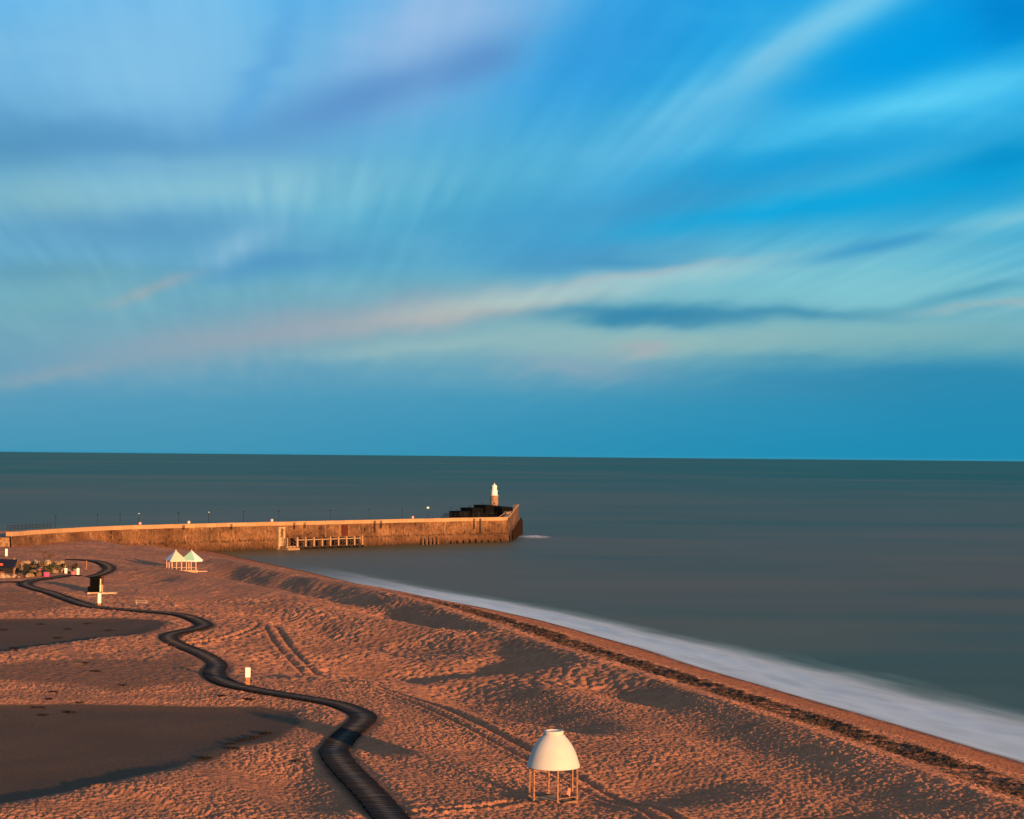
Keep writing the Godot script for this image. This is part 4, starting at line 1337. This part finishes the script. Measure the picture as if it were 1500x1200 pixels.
# -------- the rock garden by the shore end of the boardwalk
func make_garden() -> void:
	var rng := RandomNumberGenerator.new()
	rng.seed = 2024
	var tones := []
	for k in 5:
		tones.append(mottled(mat([Color(0.30, 0.18, 0.10), Color(0.38, 0.25, 0.14), Color(0.20, 0.105, 0.06), Color(0.46, 0.33, 0.21), Color(0.13, 0.07, 0.04)][k], 0.92), blotch, 0.5))
	var shapes := []
	for k in 7:
		var b := MB.new()
		b.blob(Vector3.ZERO, Vector3(0.6, 0.42, 0.5), rng, 0.22)
		shapes.append(b.mesh())
	var rows := [
		# x from, z from, x to, z to, how many, size from, size to, label, group
		[-112.5, -412.0, -97.0, -412.0, 34, 0.8, 1.5, "pale boulder in the back row of the rock garden, behind the shelter", "boulders in the back row"],
		[-100.0, -398.0, -89.5, -394.0, 26, 0.7, 1.4, "tan boulder on the right hand slope of the rock garden", "boulders on the right slope"],
		[-101.0, -362.5, -91.6, -372.5, 20, 0.6, 1.2, "boulder in the front row of the rock garden, along the boardwalk", "boulders in the front row"],
		[-106.0, -386.0, -90.5, -383.0, 46, 0.6, 1.3, "brown boulder in the middle of the rock garden among the plants", "boulders in the middle"]]
	for e in rows:
		for k in e[4]:
			var t: float = (k + rng.randf_range(-0.3, 0.3)) / (e[4] - 1.0)
			var x := lerpf(e[0], e[2], t) + rng.randf_range(-0.5, 0.5)
			var z := lerpf(e[1], e[3], t) + rng.randf_range(-2.4, 2.4) * (0.4 if e[4] == 20 else 1.0)
			var s := rng.randf_range(e[5], e[6])
			var o := part("boulder", shapes[rng.randi() % 7], tones[rng.randi() % 5])
			o.position = on_beach(x, z) + Vector3.UP * 0.2 * s
			o.rotation = Vector3(rng.randf_range(-0.3, 0.3), rng.randf() * TAU, rng.randf_range(-0.3, 0.3))
			o.scale = Vector3(s, s * rng.randf_range(0.8, 1.5), s)
			tag(o, e[7], "boulder", e[8])
	# shelter with a navy cover and a red edge
	var sh := thing("garden_shelter", "low shelter with a navy cover and red front edge in the rock garden", "shelter", on_beach(-100.9, -383.0))
	var cv := MB.new()
	cv.quad(Vector3(-1.9, 1.3, 1.4), Vector3(1.9, 1.2, 1.4), Vector3(2.0, 2.6, -1.2), Vector3(-1.8, 2.7, -1.2), Vector3(0, 0, 0))
	cv.quad(Vector3(-1.9, 1.24, 1.4), Vector3(1.9, 1.14, 1.4), Vector3(2.0, 2.54, -1.2), Vector3(-1.8, 2.64, -1.2), Vector3(0, 9, 0))
	cv.quad(Vector3(-1.9, 1.3, 1.4), Vector3(1.9, 1.2, 1.4), Vector3(1.9, 1.14, 1.4), Vector3(-1.9, 1.24, 1.4), Vector3(0, 1.3, 0))
	part("cover", cv, mat(Color(0.012, 0.014, 0.03), 0.7), sh)
	var ed := MB.new()
	ed.box(Vector3(-1.2, 1.72, 1.0), Vector3(1.6, 0.4, 0.1), Basis(), 0.02)
	part("red_edge", ed, mat(Color(0.75, 0.10, 0.05), 0.7), sh)
	for p in [Vector3(-1.8, 0, 1.3), Vector3(1.8, 0, 1.3), Vector3(1.9, 0, -1.1), Vector3(-1.7, 0, -1.1)]:
		var b := MB.new()
		b.tube(p - Vector3(0, 0.2, 0), p + Vector3(0, 1.2 if p.z > 0 else 2.55, 0), 0.07, 0.06, 6)
		part("pole", b, mat(Color(0.2, 0.1, 0.06), 0.9), sh)
	var bd := MB.new()
	bd.box(Vector3(0.1, 0.5, -0.4), Vector3(3.2, 1.2, 1.4), Basis(), 0.03)
	part("bench_box", bd, mat(Color(0.02, 0.018, 0.02), 0.85), sh)
	# other built pieces
	var tn := thing("upturned_boat", "reddish brown upturned boat in front of the navy shelter", "boat", on_beach(-99.3, -371.5), 0.15)
	var hull := MB.new()
	for k in 10:
		for j in 6:
			var q := []
			for e in [[0, 0], [1, 0], [1, 1], [0, 1]]:
				var t: float = (k + e[0]) / 10.0 * 2.0 - 1.0
				var w: float = PI * (j + e[1]) / 6.0
				var wd: float = 0.85 * (1.0 - pow(absf(t), 2.4))
				q.append(Vector3(t * 1.8, sin(w) * (0.35 + 0.55 * (1.0 - t * t)) , cos(w) * wd))
			hull.quad(q[0], q[1], q[2], q[3], Vector3(0, 0.1, 0))
	part("hull", hull, mat(Color(0.30, 0.10, 0.06), 0.8), tn)
	var kl := MB.new()
	kl.box(Vector3(0, 0.9, 0), Vector3(2.2, 0.1, 0.08))
	part("keel", kl, mat(Color(0.15, 0.06, 0.04), 0.8), tn)
	var bx := thing("black_cabinet", "upright black cabinet in the middle of the rock garden", "cabinet", on_beach(-95.4, -377.5), 0.1)
	var b1 := MB.new()
	b1.box(Vector3(0, 0.9, 0), Vector3(1.0, 1.9, 0.8), Basis(), 0.03)
	part("body", b1, mat(Color(0.014, 0.013, 0.014), 0.8), bx)
	var b2 := MB.new()
	b2.box(Vector3(0, 1.88, 0), Vector3(1.14, 0.08, 0.94), Basis(), 0.02)
	part("lid", b2, mat(Color(0.03, 0.028, 0.03), 0.7), bx)
	# painted tubs
	var tubs := [[-94.2, -383.5, 0.75, Color(0.80, 0.10, 0.16), "bright pink tub beside the black cabinet"], [-90.3, -372.5, 0.85, Color(0.72, 0.07, 0.22), "magenta tub in the front row of boulders"], [-87.0, -381.0, 0.8, Color(0.5, 0.13, 0.17), "dusky pink tub at the right end of the rock garden"], [-101.9, -386.5, 0.4, Color(0.8, 0.78, 0.72), "small white tub left of the navy shelter"], [-96.3, -388.0, 0.4, Color(0.8, 0.78, 0.72), "small white tub behind the black cabinet"], [-98.6, -362.5, 0.42, Color(0.5, 0.3, 0.22), "brown tub near the boardwalk corner"], [-88.0, -383.5, 0.6, Color(0.14, 0.06, 0.16), "dark purple tub left of the dusky pink one"]]
	for e in tubs:
		var o := thing("planter_tub", e[4], "planter", on_beach(e[0], e[1]), 0.0, "painted tubs in the rock garden")
		var b := MB.new()
		b.lathe(Vector3(0, -0.1, 0), [Vector2(e[2] * 0.62, 0), Vector2(e[2] * 0.8, e[2]), Vector2(e[2] * 0.86, e[2] + 0.04), Vector2(e[2] * 0.7, e[2] + 0.05), Vector2(e[2] * 0.66, e[2] * 0.86), Vector2(0, e[2] * 0.86)], 14)
		part("tub", b, mat(e[3], 0.7), o)
		var f := MB.new()
		leaves(f, Vector3(0, e[2] * 0.9, 0), Vector3(e[2] * 0.55, e[2] * 0.35, e[2] * 0.55), 60, 0.16, rng, Color(0.12, 0.11, 0.05))
		part("plant", f, leaf_mat(), o)
	# shrubs
	var shrubs := [[-92.6, -386.5, 1.5, "dark green shrub under the two palms"], [-104.5, -389.0, 1.1, "brown shrub behind the left edge of the navy shelter"], [-97.6, -391.0, 1.0, "russet shrub behind the navy shelter"], [-97.0, -367.5, 0.7, "low dry shrub in front of the upturned boat"], [-93.6, -375.0, 0.8, "dark shrub right of the black cabinet"], [-91.2, -379.0, 0.8, "olive shrub above the magenta tub"], [-89.4, -386.0, 0.6, "small sandy shrub on the right slope"], [-101.8, -366.5, 0.8, "scrubby bush at the left edge by the boardwalk"], [-95.5, -396.5, 0.9, "ochre shrub left of the palms"], [-103.5, -398.0, 1.0, "dry shrub in front of the back row of boulders"]]
	for e in shrubs:
		var o := thing("shrub", e[3], "shrub", on_beach(e[0], e[1]), 0.0, "shrubs in the rock garden")
		var st := MB.new()
		for k in 5:
			var w := TAU * k / 5.0
			st.tube(Vector3(0, -0.1, 0), Vector3(cos(w) * e[2] * 0.5, e[2] * 0.8, sin(w) * e[2] * 0.5), 0.04, 0.015, 4, false)
		part("stems", st, mat(Color(0.12, 0.07, 0.04), 0.9), o)
		var f := MB.new()
		leaves(f, Vector3(0, e[2] * 0.62, 0), Vector3(e[2] * 0.85, e[2] * 0.5, e[2] * 0.8), int(420 * e[2]), 0.17, rng, [Color(0.06, 0.07, 0.03), Color(0.14, 0.08, 0.035), Color(0.09, 0.08, 0.03)][rng.randi() % 3])
		part("foliage", f, leaf_mat(), o)
	var tuft := []
	for k in 5:
		var b := MB.new()
		leaves(b, Vector3(0, 0.32, 0), Vector3(0.5, 0.34, 0.45), 150, 0.15, rng, [Color(0.13, 0.075, 0.03), Color(0.07, 0.06, 0.03), Color(0.17, 0.09, 0.04), Color(0.05, 0.035, 0.025), Color(0.10, 0.09, 0.04)][k])
		tuft.append(b.mesh())
	for k in 48:
		var x := rng.randf_range(-108.0, -90.5)
		var z := rng.randf_range(-410.0, -372.0)
		var o := part("dry_tuft", tuft[k % 5], leaf_mat())
		o.position = on_beach(x, z)
		o.rotation.y = rng.randf() * TAU
		o.scale = Vector3.ONE * rng.randf_range(0.7, 1.5)
		tag(o, "low dry tuft of brown leaves among the boulders of the rock garden", "plant", "dry tufts among the boulders")
	# two dried palms
	for k in 2:
		var o := thing("palm", ["taller thin dried palm in the rock garden", "bushier dried palm right of the thin one"][k], "palm", on_beach([-98.4, -96.4][k], [-404.0, -402.0][k]), 0.0, "dried palms in the rock garden")
		var tr := MB.new()
		var h: float = [3.0, 2.6][k]
		tr.tube(Vector3(0, -0.2, 0), Vector3(0.1, h * 0.5, 0), 0.16, 0.12, 7)
		tr.tube(Vector3(0.1, h * 0.5, 0), Vector3(0.05, h, 0), 0.12, 0.10, 7)
		part("trunk", tr, mat(Color(0.16, 0.08, 0.045), 0.95), o)
		var cr := MB.new()
		for j in [26, 46][k]:
			var w := rng.randf() * TAU
			var up := rng.randf_range(-0.4, 1.1)
			var l: float = rng.randf_range(0.7, 1.1) * [1.0, 1.4][k]
			var d := Vector3(cos(w) * cos(up), sin(up), sin(w) * cos(up))
			var sd := d.cross(Vector3.UP).normalized() * 0.07
			var p0 := Vector3(0.05, h, 0)
			var p1 := p0 + d * l * 0.6
			var p2 := p0 + d * l + Vector3(0, -0.45 * l, 0)
			cr.col = Color(0.17, 0.085, 0.04) * rng.randf_range(0.6, 1.3)
			cr.quad(p0 - sd * 0.4, p0 + sd * 0.4, p1 + sd, p1 - sd, p0 - Vector3(0, 5, 0))
			cr.quad(p1 - sd, p1 + sd, p2 + sd * 0.2, p2 - sd * 0.2, p0 - Vector3(0, 5, 0))
		part("crown", cr, leaf_mat(), o)
	# driftwood stakes
	var stakes := ["driftwood stake behind the navy shelter", "driftwood stake right of the navy shelter", "forked driftwood stake before the black cabinet", "driftwood stake near the boardwalk corner", "leaning driftwood stake on the right slope", "driftwood stake among the back boulders"]
	for k in 6:
		var o := thing("driftwood_stake", stakes[k], "stake", on_beach([-99.5, -97.8, -97.0, -99.6, -90.8, -105.0][k], [-390.0, -380.5, -374.0, -364.5, -390.0, -405.0][k]), 0.0, "driftwood stakes in the rock garden")
		var b := MB.new()
		var lean := Vector3(rng.randf_range(-0.3, 0.3), 1.7, rng.randf_range(-0.2, 0.2))
		b.tube(Vector3(0, -0.2, 0), lean, 0.09, 0.06, 6)
		b.tube(lean * 0.6, lean * 0.6 + Vector3(0.35, 0.7, 0), 0.05, 0.03, 5)
		part("stake", b, mat(Color(0.34, 0.20, 0.12), 0.95), o)
		var rp := MB.new()
		rp.tube(lean * 0.75 - Vector3(0, 0.05, 0), lean * 0.75 + Vector3(0, 0.05, 0), 0.11, 0.11, 7)
		part("rope_band", rp, mat(Color(0.55, 0.42, 0.3), 0.95), o)
	# dry weed thrown up on the shingle
	var clump := []
	for k in 4:
		var b := MB.new()
		for j in 26:
			var w := rng.randf() * TAU
			var rr := sqrt(rng.randf())
			var p := Vector3(cos(w) * rr, 0.02 + 0.16 * (1.0 - rr), sin(w) * rr * 0.8) * 0.8
			var d := Vector3(rng.randf_range(-1, 1), rng.randf_range(-0.1, 0.5), rng.randf_range(-1, 1)).normalized() * 0.32
			b.col = Color(0.022, 0.016, 0.012) * rng.randf_range(0.6, 1.7)
			b.box(p, Vector3(0.34, 0.06, 0.13), Basis(d.normalized(), Vector3.UP, d.normalized().cross(Vector3.UP)).orthonormalized())
		b.col = Color(0.02, 0.015, 0.011)
		b.box(Vector3(0, 0.04, 0), Vector3(1.5, 0.08, 1.1))
		clump.append(b.mesh())
	var wm := mat(Color(1, 1, 1), 0.9, 0.2, true)
	for e in WEED:
		var o := part("seaweed_clump", clump[rng.randi() % 4], wm)
		o.position = on_beach(e[0], e[1]) + Vector3.UP * 0.02
		o.rotation.y = rng.randf() * TAU
		o.scale = Vector3.ONE * rng.randf_range(0.45, 0.8)
		tag(o, "dark clump of dried seaweed on the smooth shade-coloured floor of a hollow or its edge", "seaweed", "seaweed clumps in the hollows")
const WEED := [[-45.4, -189.2], [-45.1, -184.7], [-45.7, -184.6], [-43.7, -179.9], [-41.9, -187.4], [-41.7, -182.0], [-23.6, -162.2], [-23.0, -164.2], [-22.3, -165.0], [-21.9, -166.2], [-21.3, -168.3], [-23.0, -159.3], [-59.7, -230.8], [-62.0, -239.5], [-28.9, -192.6], [-25.7, -189.6], [-55.5, -265.3], [-61.5, -266.7], [-67.0, -273.7], [-60.6, -275.5], [-70.0, -264.8], [-59.9, -254.0], [-17.0, -154.0], [-40.3, -200.1], [-24.3, -153.6], [-45.8, -212.0], [-48.7, -219.9], [-46.4, -195.1]]
var leaf_material: StandardMaterial3D
func leaf_mat() -> StandardMaterial3D:
	if leaf_material == null:
		leaf_material = mat(Color(1, 1, 1), 0.8, 0.2, true)
	return leaf_material
func leaves(b: MB, o: Vector3, r: Vector3, count: int, size: float, rng: RandomNumberGenerator, c: Color) -> void:
	for k in count:
		var d := Vector3(rng.randfn(), rng.randfn(), rng.randfn()).normalized() * pow(rng.randf(), 0.4) * rng.randf_range(0.75, 1.15)
		var p := o + d * r
		var x := Vector3(rng.randfn(), rng.randfn(), rng.randfn()).normalized()
		var y := x.cross(Vector3(rng.randfn(), rng.randfn(), rng.randfn())).normalized()
		b.col = c * rng.randf_range(0.55, 1.5)
		b.quad(p - x * size, p + y * size * 0.4, p + x * size, p - y * size * 0.4, o)

# -------- someone sitting in the pavilion
func capsule(p: Vector3, e: Array) -> float:
	var a: Vector3 = e[0]
	var d: Vector3 = e[1] - a
	var t := clampf((p - a).dot(d) / maxf(d.length_squared(), 1e-6), 0.0, 1.0)
	return p.distance_to(a + d * t) - lerpf(e[2], e[3], t)
func body_at(p: Vector3, bones: Array, k: float) -> float:
	var s := 1.0
	for e in bones:
		var d := capsule(p, e)
		var h := clampf(0.5 + 0.5 * (s - d) / k, 0.0, 1.0)
		s = lerpf(s, d, h) - k * h * (1.0 - h)
	return s
func nets(b: MB, bones: Array, lo: Vector3, hi: Vector3, cell: float, k: float) -> void:
	var nx := int((hi.x - lo.x) / cell) + 2
	var ny := int((hi.y - lo.y) / cell) + 2
	var nzz := int((hi.z - lo.z) / cell) + 2
	var f := PackedFloat32Array()
	f.resize(nx * ny * nzz)
	for z in nzz:
		for y in ny:
			for x in nx:
				f[(z * ny + y) * nx + x] = body_at(lo + Vector3(x, y, z) * cell, bones, k)
	var id := {}
	for z in nzz - 1:
		for y in ny - 1:
			for x in nx - 1:
				var sum := Vector3.ZERO
				var cnt := 0
				for e in [[0, 1], [2, 3], [4, 5], [6, 7], [0, 2], [1, 3], [4, 6], [5, 7], [0, 4], [1, 5], [2, 6], [3, 7]]:
					var ca := Vector3(e[0] & 1, (e[0] >> 1) & 1, e[0] >> 2)
					var cb := Vector3(e[1] & 1, (e[1] >> 1) & 1, e[1] >> 2)
					var fa := f[((z + int(ca.z)) * ny + y + int(ca.y)) * nx + x + int(ca.x)]
					var fb := f[((z + int(cb.z)) * ny + y + int(cb.y)) * nx + x + int(cb.x)]
					if (fa < 0.0) != (fb < 0.0):
						sum += ca.lerp(cb, fa / (fa - fb)); cnt += 1
				if cnt > 0:
					var p := lo + (Vector3(x, y, z) + sum / cnt) * cell
					var g := Vector3(body_at(p + Vector3(0.004, 0, 0), bones, k) - body_at(p - Vector3(0.004, 0, 0), bones, k), body_at(p + Vector3(0, 0.004, 0), bones, k) - body_at(p - Vector3(0, 0.004, 0), bones, k), body_at(p + Vector3(0, 0, 0.004), bones, k) - body_at(p - Vector3(0, 0, 0.004), bones, k))
					var best := 1e9
					for e in bones:
						var d := capsule(p, e)
						if d < best:
							best = d
							b.col = e[4]
					id[Vector3i(x, y, z)] = b.put(p, g.normalized())
	for z in range(1, nzz - 1):
		for y in range(1, ny - 1):
			for x in range(1, nx - 1):
				var a := f[(z * ny + y) * nx + x]
				for ax in 3:
					var o := Vector3i.ZERO
					o[ax] = 1
					var c := f[((z + o.z) * ny + y + o.y) * nx + x + o.x]
					if (a < 0.0) == (c < 0.0):
						continue
					var u := Vector3i.ZERO
					u[(ax + 1) % 3] = 1
					var w := Vector3i.ZERO
					w[(ax + 2) % 3] = 1
					var q := Vector3i(x, y, z)
					var l := [id.get(q), id.get(q - u), id.get(q - u - w), id.get(q - w)]
					if l.has(null):
						continue
					if a < 0.0:
						b.i.append_array([l[0], l[2], l[1], l[0], l[3], l[2]])
					else:
						b.i.append_array([l[0], l[1], l[2], l[0], l[2], l[3]])
func make_person(seat: Vector3, turn: float) -> void:
	# sits facing +x of its own axes, hands in the lap; the seat is at y = 0
	var o := thing("person", "person with dark hair in a salmon top and dark trousers seated inside the domed pavilion", "person", seat, turn)
	var top := Color(0.62, 0.22, 0.16)
	var dark := Color(0.02, 0.02, 0.028)
	var shoe := Color(0.72, 0.66, 0.55)
	var skin := Color(0.45, 0.26, 0.18)
	var bones := [[Vector3(0, 0.13, 0), Vector3(-0.02, 0.30, 0), 0.145, 0.125, top], [Vector3(-0.02, 0.30, 0), Vector3(-0.03, 0.50, 0), 0.13, 0.15, top], [Vector3(-0.03, 0.54, 0), Vector3(0.0, 0.68, 0), 0.07, 0.05, skin]]
	var hands := []
	for s in [-1.0, 1.0]:
		bones.append([Vector3(-0.03, 0.52, 0.13 * s), Vector3(-0.03, 0.50, 0.18 * s), 0.07, 0.065, top])
		bones.append([Vector3(-0.03, 0.50, 0.19 * s), Vector3(0.05, 0.25, 0.23 * s), 0.055, 0.045, top])
		bones.append([Vector3(0.05, 0.25, 0.23 * s), Vector3(0.26, 0.18, 0.13 * s), 0.043, 0.03, top])
		bones.append([Vector3(0.0, 0.09, 0.09 * s), Vector3(0.43, 0.07, 0.11 * s), 0.095, 0.07, dark])
		bones.append([Vector3(0.43, 0.07, 0.11 * s), Vector3(0.40, -0.36, 0.10 * s), 0.066, 0.045, dark])
		bones.append([Vector3(0.38, -0.42, 0.10 * s), Vector3(0.56, -0.43, 0.12 * s), 0.05, 0.04, shoe])
		bones.append([Vector3(0.26, 0.18, 0.13 * s), Vector3(0.31, 0.165, 0.10 * s), 0.026, 0.03, skin])
		var palm := Vector3(0.33, 0.16, 0.085 * s)
		var h := [[Vector3(0.27, 0.178, 0.125 * s), palm, 0.024, 0.03, skin]]
		for k in 4:
			var root := palm + Vector3(0.012, 0.0, (-0.026 + 0.018 * k) * s)
			var l: float = [0.045, 0.052, 0.048, 0.036][k]
			var kn := root + Vector3(l, -0.004, -0.012 * s)
			h.append([root, kn, 0.009, 0.0085, skin])
			h.append([kn, kn + Vector3(l * 0.7, -0.028, -0.01 * s), 0.0085, 0.007, skin])
		h.append([palm + Vector3(-0.02, 0.012, -0.02 * s), palm + Vector3(0.02, 0.02, -0.05 * s), 0.011, 0.009, skin])
		hands.append([h, palm])
	var b := MB.new()
	nets(b, bones, Vector3(-0.25, -0.5, -0.34), Vector3(0.66, 0.72, 0.34), 0.026, 0.03)
	for e in hands:
		nets(b, e[0], e[1] - Vector3(0.075, 0.065, 0.06), e[1] + Vector3(0.12, 0.05, 0.06), 0.0055, 0.006)
	var hd := Vector3(0.02, 0.78, 0)
	var head := [[hd + Vector3(0, 0.03, 0), hd + Vector3(0.012, -0.03, 0), 0.095, 0.075, skin], [hd + Vector3(0.03, -0.07, 0), hd + Vector3(0.05, -0.075, 0), 0.05, 0.04, skin], [hd + Vector3(0.095, 0.01, 0), hd + Vector3(0.112, -0.02, 0), 0.010, 0.016, skin], [hd + Vector3(0.08, -0.055, -0.018), hd + Vector3(0.08, -0.055, 0.018), 0.012, 0.012, Color(0.4, 0.15, 0.12)]]
	for s in [-1.0, 1.0]:
		head.append([hd + Vector3(0.0, 0.015, 0.088 * s), hd + Vector3(0.0, -0.02, 0.086 * s), 0.016, 0.012, skin])
		head.append([hd + Vector3(0.088, 0.02, 0.033 * s), hd + Vector3(0.089, 0.02, 0.034 * s), 0.011, 0.011, Color(0.03, 0.02, 0.02)])
	nets(b, head, hd - Vector3(0.13, 0.14, 0.13), hd + Vector3(0.15, 0.15, 0.13), 0.011, 0.012)
	part("body", b, mat(Color(1, 1, 1), 0.75, 0.3, true), o)
	var hr := MB.new()
	var hc := Color(0.012, 0.01, 0.009)
	nets(hr, [[hd + Vector3(-0.02, 0.055, 0), hd + Vector3(-0.035, -0.03, 0), 0.098, 0.085, hc], [hd + Vector3(-0.06, -0.04, 0), hd + Vector3(-0.08, -0.16, 0), 0.06, 0.04, hc]], hd - Vector3(0.17, 0.24, 0.14), hd + Vector3(0.12, 0.19, 0.14), 0.013, 0.02)
	part("hair", hr, mat(hc, 0.6, 0.3), o)

# ------------------------------------------------------------------
func _ready() -> void:
	var cam := Camera3D.new()
	cam.name = "camera"
	add_child(cam)
	cam.position = Vector3(0, 28, 0)
	cam.rotation_degrees = Vector3(1.3707, 0, 0.535)
	cam.fov = 24.19
	cam.near = 0.5
	cam.far = 60000.0
	cam.current = true
	var we := WorldEnvironment.new()
	we.name = "world_environment"
	var env := Environment.new()
	env.background_mode = Environment.BG_SKY
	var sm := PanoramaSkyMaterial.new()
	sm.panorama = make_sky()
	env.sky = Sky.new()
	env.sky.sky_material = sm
	env.tonemap_mode = Environment.TONE_MAPPER_LINEAR
	env.tonemap_exposure = EXPOSURE
	env.sdfgi_enabled = true
	env.ssao_enabled = true
	env.ssil_enabled = true
	we.environment = env
	add_child(we)
	var sun := DirectionalLight3D.new()
	sun.name = "sun"
	var a := deg_to_rad(SUN_AZ)
	var e := deg_to_rad(SUN_EL)
	add_child(sun)
	sun.basis = Basis.looking_at(Vector3(-sin(a) * cos(e), -sin(e), -cos(a) * cos(e)))
	sun.light_color = lin(1.0, 0.54, 0.24)
	sun.light_energy = 1.6
	sun.light_angular_distance = 0.6
	sun.shadow_enabled = true
	print("sky done ", Time.get_ticks_msec())
	make_shore()
	make_relief()
	n_fine.seed = 2; n_fine.frequency = 2.5; n_fine.fractal_octaves = 2; n_fine.noise_type = FastNoiseLite.TYPE_SIMPLEX_SMOOTH
	n_mid.seed = 3; n_mid.frequency = 0.42; n_mid.fractal_octaves = 2; n_mid.noise_type = FastNoiseLite.TYPE_SIMPLEX_SMOOTH
	n_big.seed = 4; n_big.frequency = 0.07; n_big.fractal_octaves = 3
	note_line(Array(spline(PATHLINE, 1.5)), 0)
	note_line(Array(spline(SIDE_PATH, 1.5)), 0)
	note_line(Array(spline(TRACKS[0], 2.0)), 1)
	note_line(Array(spline(TRACKS[1], 2.0)), 1)
	note_line(Array(spline(TRACKS[2], 2.0)), 2)
	note_line(Array(spline(TRACKS[3], 2.0)), 2)
	print("relief done ", Time.get_ticks_msec())
	var bm := ArrayMesh.new()
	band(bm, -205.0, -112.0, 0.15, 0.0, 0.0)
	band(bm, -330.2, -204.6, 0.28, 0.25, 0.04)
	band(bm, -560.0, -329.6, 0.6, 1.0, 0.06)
	apron(bm)
	var beach := MeshInstance3D.new()
	beach.name = numbered("beach")
	beach.mesh = bm
	var pebbles := noise_tex(0.055, [[0.0, Color(0.62, 0.60, 0.58)], [0.35, Color(0.82, 0.80, 0.79)], [0.55, Color(0.98, 0.97, 0.95)], [1.0, Color(1, 1, 1)]], 19, 512, 3)
	var shingle_mat := mottled(mat(Color(1, 1, 1), 0.95, 0.2, true), pebbles, 0.37)
	shingle_mat.heightmap_enabled = true
	shingle_mat.heightmap_texture = pebbles
	shingle_mat.heightmap_scale = 5.0
	beach.material_override = shingle_mat
	beach.set_meta("kind", "structure")
	add_child(beach)
	print("beach done ", Time.get_ticks_msec())
	blotch = noise_tex(0.02, [[0.0, Color(0.55, 0.5, 0.46)], [0.4, Color(0.86, 0.84, 0.82)], [0.6, Color(1, 1, 1)], [1.0, Color(0.78, 0.74, 0.7)]], 6, 256)
	weedy = mottled(mat(Color(0.022, 0.014, 0.010), 0.9, 0.1), blotch, 0.6)
	make_sea()
	make_boardwalk()
	make_arm()
	make_arm_things()
	make_dome()
	make_shelter()
	make_kiosk()
	make_totems()
	make_garden()
	print("all done ", Time.get_ticks_msec())
